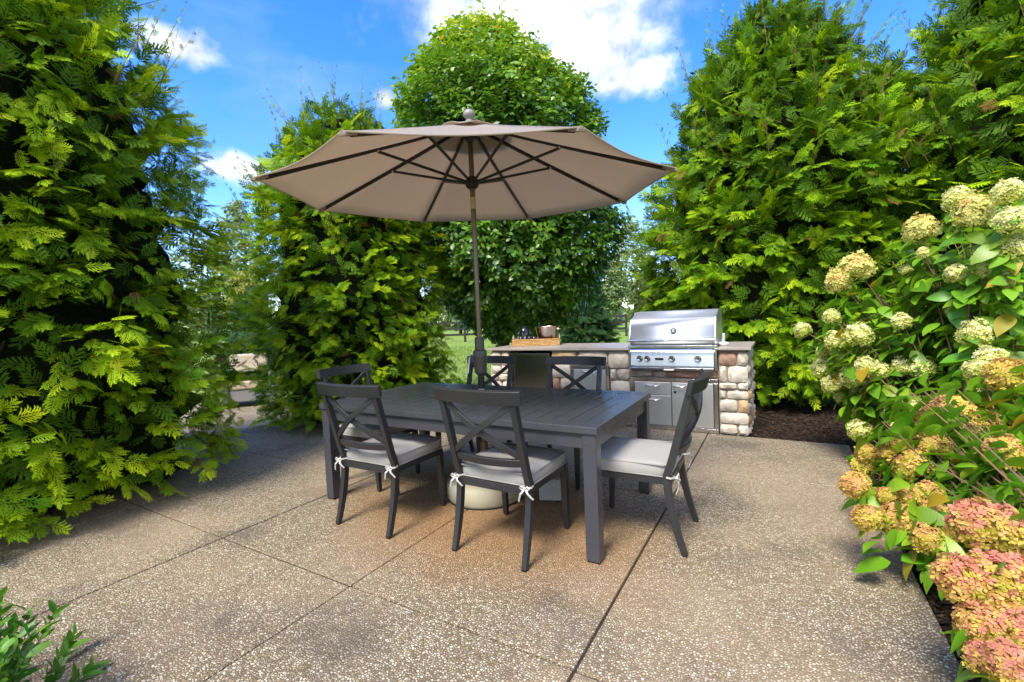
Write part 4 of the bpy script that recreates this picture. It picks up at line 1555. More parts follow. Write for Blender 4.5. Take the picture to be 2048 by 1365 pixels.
gbld(MB().box(-1.13, -1.02, KY - .0925, KY - .080, .690, .699), 'tray_pull', M['steel'], bevel=.002)
for kx in (-1.398, -1.313, -1.043, -.771):
    ky = KY - .062
    k_ = gbld(MB().lathe([(.001, 0), (.037, 0), (.037, .006), (.033, .010), (.001, .010)], 28, (kx, ky, .818), 'Y'), 'knob', M['steel_trim'], gr, True)
    gbld(MB().lathe([(.026, .009), (.027, .030), (.024, .036), (.012, .033), (.001, .030)], 28, (kx, ky, .818), 'Y'), 'knob_grip', M['chrome'], k_, True)
    gbld(MB().lathe([(.0275, .009), (.0305, .0095), (.0305, .0125), (.0275, .0125)], 28, (kx, ky, .818), 'Y'), 'knob_ring', M['black'], k_, True)
pl = gbld(MB().box(-1.225, -1.133, KY - .071, KY - .062, .805, .830), 'nameplate', M['black'], gr, bevel=.001)
fc = bpy.data.curves.new('lettering', 'FONT')
fc.body = 'LYNX'
fc.size = .024
fc.extrude = .0008
fc.align_x, fc.align_y = 'CENTER', 'CENTER'
fc.space_character = 1.25
ft = bpy.data.objects.new('lettering_curve', fc)
fc.materials.append(M['steel_trim'])
fo = bpy.data.objects.new('lettering', bpy.data.meshes.new_from_object(ft))
bpy.data.objects.remove(ft)
COL.objects.link(fo)
fo.parent = pl
fo.location = (-1.179 - GO.x, -.0722, .8175)
fo.rotation_euler = (math.pi / 2, 0, 0)
# hood: curved front and top extruded across, separate end cheeks
prof = [(5.285, .978), (5.285, 1.000), (5.292, 1.012), (5.288, 1.055), (5.300, 1.075), (5.335, 1.180), (5.372, 1.270)]
for k in range(8):
    a = R_(20 + 62 * k / 7)
    prof.append((5.372 + .155 * (math.sin(a) - math.sin(R_(20))) / 1 + .012 * k, 1.270 + .085 * (math.cos(R_(20)) - math.cos(a)) / .83))
prof += [(5.74, 1.358), (5.90, 1.335), (5.985, 1.24), (6.005, .978)]
hx0, hx1 = -1.516, -.596
hood = MB()
n_ = len(prof)
vs = [(s, a, b_) for s in (hx0 + .004, hx1 - .004) for a, b_ in prof]
hood.add(vs, [(i, i + 1, n_ + i + 1, n_ + i) for i in range(n_ - 1)])
ho = gbld(hood, 'hood', M['hood'], gr, True)
ho.modifiers.new('thick', 'SOLIDIFY').thickness = .003
for s in (hx0, hx1):
    gbld(MB().prism([(a, b_) for a, b_ in prof], s - .0035, s + .0035), 'hood_cheek', M['steel_v'], ho, bevel=.002)
hb = gbld(MB().tube([(hx0 - .005, 5.225, 1.030), (hx1 + .005, 5.225, 1.030)], .0135, 16), 'hood_handle', M['chrome'], ho, True)
for s in (hx0 + .03, hx1 - .03):
    gbld(MB().box(s - .011, s + .011, 5.222, 5.287, 1.018, 1.042), 'handle_bracket', M['chrome'], hb, bevel=.004)
th_o = empty('thermometer', (-1.026 - GO.x, 5.316 - GO.y, 1.130), 0, gr)
th_o.rotation_euler = (R_(-19), 0, 0)
MB().lathe([(.001, 0), (.037, 0), (.037, .008), (.032, .013), (.029, .010), (.001, .0095)], 32, (0, 0, 0), 'Y').build('bezel', M['chrome'], th_o, True)
MB().lathe([(.001, .0098), (.029, .0098), (.029, .0112), (.001, .0112)], 32, (0, 0, 0), 'Y').build('dial', M['dial'], th_o, True)
em = MB()
em.sweep([(.010, -.0118, .012), (.004, -.0118, .014), (-.004, -.0118, .004), (-.012, -.0118, -.009), (.010, -.0118, -.011)], .005, .0012, (1, 0, 1))
em.sweep([(-.010, -.0119, .004), (.000, -.0119, .010), (.006, -.0119, -.002)], .003, .0012, (1, 0, 1))
em.build('dial_mark', M['white_gloss'], th_o)

# things on the counter
A = Vector((-3.29, 5.60, CT))
ang = R_(24)
tr = empty('wicker_tray', (A.x, A.y, A.z), ang)
tag(tr, 'honey coloured rectangular wicker tray on the counter above the fridge', 'tray')
TL, TW, TH = .68, .40, .088
MB().box(0.012, TL - .012, .012, TW - .012, .002, .014).build('tray_floor', M['wicker'], tr)
for nm, a in (('front', (0, TL, 0, .016)), ('back', (0, TL, TW - .016, TW)), ('end', (0, .016, .0163, TW - .0163)), ('end', (TL - .016, TL, .0163, TW - .0163))):
    MB().box(a[0], a[1], a[2], a[3], 0, TH).build('tray_' + nm, M['wicker'], tr, bevel=.005)
MB().tube([(x + TL / 2, y_ + TW / 2, TH) for x, y_, _ in rrect(TL / 2 - .006, TW / 2 - .006, .02, 3)], .011, 8, True).build('tray_rim', M['wicker'], tr, True)
for x in (.006, TL - .006):
    MB().tube([(x, TW / 2 - .07, TH), (x, TW / 2 - .06, TH + .045), (x, TW / 2, TH + .058), (x, TW / 2 + .06, TH + .045), (x, TW / 2 + .07, TH)], .006, 8).build('tray_handle', M['tie'], tr, True)


def tray_pt(x, y_, z):
    c, s = math.cos(ang), math.sin(ang)
    return (A.x + x * c - y_ * s, A.y + x * s + y_ * c, A.z + z)


bk = empty('ice_bucket', tray_pt(.50, .22, .0145))
tag(bk, 'flared steel ice bucket with copper inside standing in the wicker tray', 'bucket')
bp = [(.125, 0), (.132, .01), (.148, .12), (.172, .235), (.180, .248)]
mb = MB()
outer = bp + [(.176, .252), (.168, .240), (.143, .12), (.122, .02), (.004, .018)]
mb.lathe([(.004, .001)] + outer, 40)
mb.build('shell', M['bucket'], bk, True)
MB().tube([(.178 * math.cos(a), .178 * math.sin(a), .250) for a in np.linspace(0, 2 * math.pi, 41)[:-1]], .005, 8, True).build('rim', M['copper'], bk, True)
for s in (-1, 1):
    MB().tube([(s * .170, -.035, .215), (s * .200, -.032, .212), (s * .208, 0, .205), (s * .200, .032, .212), (s * .170, .035, .215)], .006, 8).build('handle', M['copper'], bk, True)


def jar(loc, r, h, label, cells):
    o = empty('glass_lantern', loc)
    tag(o, label, 'lantern', 'black patterned lanterns in the tray')
    pr = [(.004, 0), (r * .78, 0), (r * .95, h * .12), (r, h * .35), (r * .96, h * .62), (r * .90, h * .78), (r * .62, h * .93), (r * .40, h), (r * .34, h * .995), (r * .5, h * .91), (.004, h * .88)]
    MB().lathe(pr, 28).build('body', M['black'], o, True)
    MB().lathe([(r * .62, h * .925), (r * .66, h * .93), (r * .44, h * 1.02), (r * .38, h * 1.02)], 24).build('collar', M['black'], o, True)
    rows_ = 3
    for i in range(rows_):
        for j in range(cells):
            a = 2 * math.pi * (j + .5 * (i % 2)) / cells
            z = h * (.17 + .22 * i)
            s = r * (.24, .20, .17)[i]
            rr = r * (.985 if i else .975) + .002
            q = MB()
            c0 = Vector((rr * math.cos(a), rr * math.sin(a), z))
            tn = Vector((-math.sin(a), math.cos(a), 0))
            no = Vector((math.cos(a), math.sin(a), 0))
            pts = [c0 - Vector((0, 0, s)), c0 + tn * s * .8 - no * s * .12, c0 + Vector((0, 0, s)), c0 - tn * s * .8 - no * s * .12]
            q.add([p_ + no * .004 for p_ in pts] + [p_ - no * .006 for p_ in pts], [(0, 1, 2, 3), (7, 6, 5, 4), (0, 4, 5, 1), (1, 5, 6, 2), (2, 6, 7, 3), (3, 7, 4, 0)])
            q.build('inlay', (M['white_gloss'], M['grey_box'], M['dial'])[i], o)
    return o


jar(tray_pt(.17, .20, .0145), .095, .262, 'large black glass lantern with white diamond inlays in the wicker tray', 9)
jar(tray_pt(.315, .12, .0145), .045, .125, 'small black glass lantern between the large lantern and the bucket', 7)
wb = empty('table_torch', (-.545, 5.58, CT))
tag(wb, 'small round white ceramic table torch on the counter beside the grill', 'torch')
MB().lathe([(.004, 0), (.042, 0), (.056, .012), (.058, .022), (.048, .038), (.022, .046), (.004, .047)], 28).build('bowl', M['white_gloss'], wb, True)
MB().lathe([(.018, .044), (.022, .050), (.020, .062), (.006, .066)], 20).build('collar', M['steel_trim'], wb, True)
MB().sweep([(0, 0, .06), (.003, 0, .10), (.004, 0, .138)], .034, .006, (1, 0, 0), [1.0, .9, .75]).build('snuffer', M['steel'], wb, bevel=.002)

# ------------------------------------------------------------------ wicker armchair seen through the gap
af = at_depth(493, 760, 7.9)
ac = empty('wicker_armchair', (af.x - .30, af.y + .22, 0), R_(58))
tag(ac, 'grey wicker armchair with beige cushions seen in the gap between the two hedges', 'armchair')
for s in (-1, 1):
    MB().box(s * .36 - .05, s * .36 + .05, -.36, .34, .03, .62).build('arm', M['grey_wicker'], ac, bevel=.015)
MB().box(-.305, .305, -.33, .33, .10, .30).build('seat_base', M['grey_wicker'], ac, bevel=.01)
MB().box(-.305, .305, .335, .42, .10, .80).build('back', M['grey_wicker'], ac, bevel=.015)
MB().box(-.30, .30, -.35, .21, .302, .455).build('seat_cushion', M['sofa_cushion'], ac, bevel=.04)
MB().box(-.30, .30, .215, .334, .42, .90).build('back_cushion', M['sofa_cushion'], ac, bevel=.04)
MB().box(-.42, .42, -.37, .35, .6205, .635).build('arm_cap', M['steel_trim'], ac, bevel=.003).scale = (1, 1, 1)

# ------------------------------------------------------------------ paddock fence
fe = empty('paddock_fence', (0, 0, 0))
tag(fe, 'black three-rail paddock fence crossing the lawn far behind the kitchen', 'fence')
fa, fb = Vector((-8.4, 28.7, 0)), Vector((-35.0, 17.6, 0))
nseg = 11
pm = MB().box(-.07, .07, -.06, .06, -.08, 1.34).mesh('post', M['fence'])
dv = (fb - fa) / nseg
rz = math.atan2(dv.y, dv.x)
for i in range(nseg + 1):
    o = link('post', pm, fe, fa + dv * i)
    o.rotation_euler.z = rz
rm = MB().box(0, dv.length, -.085, -.055, -.075, .075).mesh('rail', M['fence'])
for i in range(nseg):
    for z in (.42, .82, 1.22):
        o = link('rail', rm, fe, fa + dv * i + Vector((0, 0, z)))
        o.rotation_euler.z = rz


# ------------------------------------------------------------------ arborvitae and trees
def pw(*pts):
    xs_, ys_ = [p_[0] for p_ in pts], [p_[1] for p_ in pts]
    return lambda a: float(np.interp(a, xs_, ys_))


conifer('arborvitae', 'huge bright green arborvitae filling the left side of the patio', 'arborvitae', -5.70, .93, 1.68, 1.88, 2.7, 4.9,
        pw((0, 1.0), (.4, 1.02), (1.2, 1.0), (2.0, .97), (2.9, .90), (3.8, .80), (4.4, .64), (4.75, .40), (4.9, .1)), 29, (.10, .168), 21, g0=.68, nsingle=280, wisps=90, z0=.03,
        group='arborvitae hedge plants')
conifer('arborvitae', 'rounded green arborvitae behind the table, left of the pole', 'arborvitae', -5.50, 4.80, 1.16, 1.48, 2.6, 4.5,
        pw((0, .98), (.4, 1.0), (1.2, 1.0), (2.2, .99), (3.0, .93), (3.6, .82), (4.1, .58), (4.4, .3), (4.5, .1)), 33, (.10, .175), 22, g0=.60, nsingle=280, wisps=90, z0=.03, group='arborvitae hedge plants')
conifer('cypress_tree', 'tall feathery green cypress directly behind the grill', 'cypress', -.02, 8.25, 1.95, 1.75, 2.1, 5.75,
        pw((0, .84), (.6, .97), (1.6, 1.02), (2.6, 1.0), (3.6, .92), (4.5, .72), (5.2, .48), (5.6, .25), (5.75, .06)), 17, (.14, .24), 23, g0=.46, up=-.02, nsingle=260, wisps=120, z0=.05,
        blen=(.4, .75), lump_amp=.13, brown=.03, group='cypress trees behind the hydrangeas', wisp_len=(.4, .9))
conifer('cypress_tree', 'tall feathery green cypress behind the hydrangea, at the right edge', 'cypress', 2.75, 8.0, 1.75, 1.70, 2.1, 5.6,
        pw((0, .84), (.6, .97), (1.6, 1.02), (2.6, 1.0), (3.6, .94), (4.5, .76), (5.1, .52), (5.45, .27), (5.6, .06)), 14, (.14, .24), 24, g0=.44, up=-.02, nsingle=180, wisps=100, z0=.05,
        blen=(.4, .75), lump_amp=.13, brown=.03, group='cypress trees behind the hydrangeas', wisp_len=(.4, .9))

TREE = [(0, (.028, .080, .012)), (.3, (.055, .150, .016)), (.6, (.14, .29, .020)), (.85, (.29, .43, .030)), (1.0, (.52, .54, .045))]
tp_ = at_depth(1010, 400, 8.7)
rt = Vector((math.cos(YAW), math.sin(YAW), 0))


def tshift(z):
    k = float(np.interp(z, [1, 2.5, 4.5, 6.7], [.12, .12, -.02, -.38]))
    return (rt.x * k, rt.y * k)


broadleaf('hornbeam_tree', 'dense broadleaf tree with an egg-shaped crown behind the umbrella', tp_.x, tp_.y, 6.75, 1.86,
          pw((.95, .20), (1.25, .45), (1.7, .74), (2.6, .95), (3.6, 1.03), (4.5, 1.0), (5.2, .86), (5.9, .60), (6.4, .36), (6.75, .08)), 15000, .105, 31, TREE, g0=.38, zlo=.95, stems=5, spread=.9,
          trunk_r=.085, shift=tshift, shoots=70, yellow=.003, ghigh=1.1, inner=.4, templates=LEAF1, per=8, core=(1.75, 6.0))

FAR = [(0, (.08, .14, .05)), (.5, (.19, .27, .10)), (1, (.34, .40, .17))]  # paled greens, distance haze put into the leaf colour
FARY = [(0, (.10, .14, .03)), (.5, (.26, .29, .06)), (1, (.42, .40, .10))]


def far_tree(name, label, u, v_top, depth, half_px, seed, stops, ntw, ls, zlo=1.0, group='trees beyond the lawn', kind='round', g0=.45):
    p_ = at_depth(u, v_top, depth)
    r = half_px / F_PX * depth
    h = p_.z
    pr = pw((zlo, .35), (zlo + (h - zlo) * .25, .85), (zlo + (h - zlo) * .5, 1), (zlo + (h - zlo) * .75, .78), (h * .95, .4), (h, .08))
    return broadleaf(name, label, p_.x, p_.y, h, r, pr, ntw, ls, seed, stops, g0=g0, zlo=zlo, mat='far_leaf', templates=LEAF1, per=7, trunk_r=.14, tl=(.5, 1.0), group=group, limbs=18, yellow=0, inner=.5)


far_tree('maple_tree', 'tall pale green tree far off in the gap between the hedges', 472, 402, 30, 42, 41, FAR, 1500, .26, 1.2, g0=.6)
far_tree('maple_tree', 'yellow-green round tree far off, low in the gap between the hedges', 492, 545, 27, 34, 42, FARY, 900, .24, .4, g0=.6)
far_tree('poplar_tree', 'airy grey-green poplar far off between the umbrella and the grill hood', 1262, 442, 40, 40, 43, FAR, 1300, .30, 2.2, g0=.62)
far_tree('poplar_tree', 'smaller poplar far off just right of the broadleaf tree', 1222, 508, 36, 26, 44, FAR, 900, .26, 1.2, g0=.45)
far_tree('shrub_tree', 'low far tree left of the small poplar beyond the lawn', 1180, 560, 44, 40, 45, FAR, 800, .34, .5, g0=.4)
far_tree('maple_tree', 'far broad tree mostly hidden behind the left hedge', 400, 470, 42, 60, 46, FAR, 1100, .36, 1.0, g0=.5)
far_tree('maple_tree', 'far rounded tree seen beside the left end of the counter', 915, 560, 46, 60, 47, FAR, 900, .38, .6, g0=.45)
SPR = [(0, (.02, .06, .02)), (.5, (.06, .14, .035)), (1, (.15, .25, .07))]
BLU = [(0, (.07, .12, .12)), (.5, (.16, .24, .25)), (1, (.30, .40, .42))]
OLV = [(0, (.05, .08, .015)), (.5, (.13, .18, .03)), (1, (.24, .28, .06))]
p_ = at_depth(1172, 640, 15)
conifer('spruce_tree', 'wide green spruce on the lawn just behind the counter', 'spruce', p_.x, p_.y, 1.02, 1.02, 2.0, 3.1, pw((0, .75), (.3, 1), (.9, .92), (1.7, .6), (2.5, .25), (3.1, .03)), 13, (.17, .27), 51,
        SPR, g0=.68, up=.05, wisps=14, z0=.02, clu=8, blen=(.3, .5), brown=0, trunk_r=.07)
p_ = at_depth(1213, 640, 58)
conifer('blue_spruce', 'pale blue spruce beyond the lawn left of the fence', 'spruce', p_.x, p_.y, 1.6, 1.6, 2.0, 4.6, pw((0, .8), (.6, 1), (1.8, .75), (3.3, .35), (4.6, .03)), 3, (.5, .8), 52, BLU, g0=.5,
        up=.05, wisps=0, clu=7, blen=(.3, .5), brown=0, trunk_r=.07)
p_ = at_depth(1318, 640, 13.5)
conifer('cypress_tree', 'olive green feathery cypress farther off behind the grill hood', 'cypress', p_.x, p_.y, .72, .72, 2.0, 2.5, pw((0, .8), (.5, 1), (1.3, .9), (1.9, .6), (2.35, .3), (2.5, .05)), 9, (.2, .3), 53, OLV,
        g0=.5, up=.2, wisps=25, clu=8, blen=(.3, .5), brown=.02, trunk_r=.07)
p_ = at_depth(505, 640, 14)
conifer('spruce_tree', 'pale conifer behind the wicker armchair in the hedge gap', 'spruce', p_.x, p_.y, .9, .9, 2.0, 2.4, pw((0, .8), (.4, 1), (1.2, .75), (1.9, .35), (2.4, .03)), 12, (.22, .34), 54,
        [(0, (.06, .13, .06)), (.5, (.13, .24, .10)), (1, (.24, .36, .16))], g0=.55, up=.1, wisps=0, clu=8, brown=0, trunk_r=.07)
# far wood on the horizon
rng = np.random.default_rng(77)
n = 9000
ta = rng.uniform(-1.25, 1.0, n)
hd_ = math.pi / 2 + YAW
rad = rng.uniform(78, 100, n)
tx, ty = rad * np.cos(hd_ - ta), rad * np.sin(hd_ - ta)
hmax = 5.5 + 2.5 * np.sin(ta * 17) + 1.5 * np.sin(ta * 41 + 1)
tz = rng.uniform(0, 1, n) ** .8 * hmax
ax = unit(rng.normal(0, 1, (n, 3)))
X, Z = ortho(ax, rng.normal(0, 1, (n, 3)) + np.array([0, 0, .8]))
V, T, C = scatter(LEAF1, rng.integers(0, 2, n), np.stack([tx, ty, tz], -1), X, ax, Z, rng.uniform(1.0, 1.9, n), greens(rng.normal(.4, .2, n), FAR))
tag(link('far_woods', np_mesh('far_woods', V, T, M['far_leaf'], C)), 'distant belt of woods along the horizon', 'woods', None, 'stuff')

# ------------------------------------------------------------------ hydrangeas
BL = [  # u, v, width px, kind (0 lime cream, 1 cream with peach, 2 yellow peach, 3 pink), shrub
    (1916, 400, 60, 0, 0), (1948, 427, 76, 1, 0), (2018, 386, 66, 0, 0), (2022, 442, 74, 0, 0), (2026, 499, 70, 0, 0), (1841, 460, 70, 1, 0), (1846, 508, 28, 0, 0), (1712, 536, 72, 1, 0), (1677, 563, 56, 1, 0),
    (1811, 540, 26, 0, 0), (1912, 548, 48, 0, 0), (1963, 542, 36, 0, 0), (2018, 563, 42, 0, 0), (1906, 623, 30, 0, 0), (1663, 634, 36, 0, 0), (1605, 661, 40, 0, 0), (1803, 644, 42, 0, 0), (1718, 671, 54, 0, 0),
    (1669, 681, 48, 0, 0), (1953, 669, 72, 0, 0), (1647, 705, 32, 0, 0), (1674, 712, 28, 0, 0), (1650, 737, 50, 0, 0), (1732, 735, 50, 0, 0), (1667, 769, 50, 0, 0), (1705, 755, 56, 0, 0), (1754, 742, 48, 0, 0),
    (1739, 769, 32, 0, 0), (1719, 789, 32, 0, 0), (1682, 795, 30, 0, 0), (1804, 735, 44, 0, 0), (1844, 738, 54, 0, 0), (1719, 824, 28, 0, 0), (1719, 862, 50, 0, 0), (1787, 819, 60, 0, 0), (1831, 819, 36, 0, 0),
    (1797, 853, 34, 0, 0), (1981, 720, 64, 0, 1), (1956, 744, 60, 0, 1), (1961, 779, 52, 0, 1), (1963, 807, 46, 0, 1), (2016, 752, 80, 2, 1), (2048, 768, 56, 2, 1), (1846, 832, 46, 2, 1), (1901, 824, 80, 2, 1),
    (1921, 856, 76, 2, 1), (1976, 849, 60, 2, 1), (1851, 866, 88, 2, 1), (1866, 892, 66, 2, 1), (2030, 837, 60, 2, 1), (2008, 908, 84, 2, 1), (1732, 906, 48, 2, 1), (1770, 904, 36, 2, 1), (1725, 932, 54, 2, 1),
    (1709, 969, 60, 2, 1), (1797, 892, 40, 2, 1), (1822, 932, 94, 2, 1), (1774, 993, 46, 2, 1), (1818, 991, 50, 2, 1), (1856, 988, 58, 2, 1), (1736, 1037, 66, 2, 1), (1797, 1039, 84, 2, 1), (1862, 1024, 62, 2, 1),
    (1854, 1075, 76, 2, 1), (1955, 1050, 120, 3, 2), (2010, 1065, 110, 3, 2), (2040, 1100, 96, 3, 2), (1921, 1159, 112, 3, 2), (1985, 1150, 112, 3, 2), (2030, 1150, 104, 3, 2), (1990, 1195, 110, 3, 2),
    (1963, 1253, 104, 3, 2), (2015, 1245, 112, 3, 2), (1973, 1318, 84, 3, 2), (2022, 1330, 104, 3, 2), (2048, 1290, 100, 3, 2)]


def bloom_depth(u, v, kind, shrub):
    if shrub == 2:
        return 1.52 - .30 * (v - 1050) / 280
    if shrub == 1:
        if v < 830 and kind == 0:
            return 2.75
        if v < 870:
            return 2.62 - .0012 * (u - 1900)
        if v < 950:
            return 2.48 - .0014 * (u - 1800)
        return 2.22 - .0016 * (v - 960)
    return 3.05 + (1950 - u) / 350 * .95


PETC = {0: ((.56, .61, .11), (.80, .78, .26), (.90, .87, .46)), 1: ((.62, .61, .12), (.84, .76, .28), (.78, .46, .15)),
        2: ((.50, .46, .05), (.70, .53, .11), (.66, .36, .14)), 3: ((.52, .47, .06), (.72, .50, .12), (.66, .26, .18))}


def bloom_mesh(kind, seed):
    r = np.random.default_rng(seed)
    nf = 230 if kind >= 2 else 190
    # florets over a blunt cone (height 1.05, width 1)
    k = np.arange(nf) + .5
    phi = np.arccos(1 - 1.75 * k / nf)
    th = math.pi * (1 + 5 ** .5) * k
    ph = r.uniform(0, 6.28, 3)
    bump_ = 1 + .10 * np.sin(3 * th + ph[0]) * np.sin(4 * phi + ph[1]) + r.normal(0, .055, nf)
    N = np.stack([np.sin(phi) * np.cos(th), np.sin(phi) * np.sin(th), np.cos(phi)], -1)
    P = N * np.array([.46, .46, .54]) * bump_[:, None]
    P[:, :2] *= (1 - .22 * np.clip(P[:, 2:3], 0, 1))
    Nn = unit(N + r.normal(0, .35, (nf, 3)))
    Yt, Zt = ortho(Nn, r.normal(0, 1, (nf, 3)))
    V, T, C = [], [], []
    c0, c1, c2 = [np.array(c_) for c_ in PETC[kind]]
    fs = .105 if kind >= 2 else .088
    for i in range(nf):
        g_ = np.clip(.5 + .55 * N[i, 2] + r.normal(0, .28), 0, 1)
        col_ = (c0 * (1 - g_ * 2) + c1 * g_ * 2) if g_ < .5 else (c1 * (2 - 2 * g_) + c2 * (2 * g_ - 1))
        if kind == 1 and not (np.sin(2 * th[i] % 6.28 + ph[2]) > .2):
            col_ = c0 * .4 + c1 * .6
        s = fs * r.uniform(.75, 1.25)
        b_ = len(V)
        V.append(P[i])
        C.append(col_ * .9)
        for q in range(4):
            a = q * math.pi / 2 + r.uniform(-.25, .25)
            d_ = Yt[i] * math.cos(a) + Zt[i] * math.sin(a)
            e_ = -Yt[i] * math.sin(a) + Zt[i] * math.cos(a)
            lift = Nn[i] * s * r.uniform(.05, .45)
            V += [P[i] + d_ * s * .62 + e_ * s * .42 + lift * .6, P[i] + d_ * s * 1.05 + lift, P[i] + d_ * s * .62 - e_ * s * .42 + lift * .6]
            cc = col_ * r.uniform(.88, 1.12)
            C += [cc, cc * 1.04, cc]
            o_ = b_ + 1 + 3 * q
            T += [(b_, o_, o_ + 1), (b_, o_ + 1, o_ + 2)]
    # green inner body that the florets sit on
    body_n = 60
    k = np.arange(body_n) + .5
    phi = np.arccos(1 - 2 * k / body_n)
    th2 = math.pi * (1 + 5 ** .5) * k
    B = np.stack([np.sin(phi) * np.cos(th2) * .36, np.sin(phi) * np.sin(th2) * .36, np.cos(phi) * .42], -1)
    bm = bmesh.new()
    for p_ in B:
        bm.verts.new(p_)
    bmesh.ops.convex_hull(bm, input=bm.verts)
    bm.verts.index_update()
    bmesh.ops.triangulate(bm, faces=bm.faces)
    b_ = len(V)
    V += [np.array(v.co) for v in bm.verts]
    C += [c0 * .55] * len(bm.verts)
    T += [tuple(b_ + v.index for v in f_.verts) for f_ in bm.faces]
    bm.free()
    return np_mesh('flower_head', np.array(V), np.array(T), M['petal'], np.clip(np.array(C), 0, 1))


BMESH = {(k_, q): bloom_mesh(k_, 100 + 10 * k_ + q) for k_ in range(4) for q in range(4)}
HSTOPS = [(0, (.05, .15, .012)), (.4, (.11, .28, .015)), (.75, (.21, .42, .02)), (1, (.36, .52, .03))]
HL = [leaf_template(5, .58, .28, .22), leaf_template(5, .62, .12, .38), leaf_template(5, .54, .40, .10), leaf_template(5, .60, .2, .5, .25)]
HLM = {}
for a_ in range(4):
    for b_ in range(3):
        tv, tt_, ts = HL[a_]
        me = np_mesh('leaf', tv, tt_, M['hleaf'], np.repeat(greens(np.array([.38 + .22 * b_]), HSTOPS), len(tv), 0))
        me.polygons.foreach_set('use_smooth', [True] * len(me.polygons))
        HLM[(a_, b_)] = me
ROOTS = [Vector((1.35, 4.45, -.02)), Vector((1.18, 2.75, -.02)), Vector((1.02, 1.72, -.02))]
HLAB = ['tall panicle hydrangea with cream-lime flower heads in front of the cypresses', 'hydrangea with yellow-peach flower heads leaning over the patio edge',
        'nearest hydrangea with large pink and peach flower heads at the lower right']
HP = [(3.2, 260, .130), (2.4, 130, .118), (1.5, 30, .098)]


def mat_from(X, Y, Z, s, p_):
    m = Matrix.Identity(4)
    for r_ in range(3):
        m[r_][0], m[r_][1], m[r_][2], m[r_][3] = X[r_] * s, Y[r_] * s, Z[r_] * s, p_[r_]
    return m


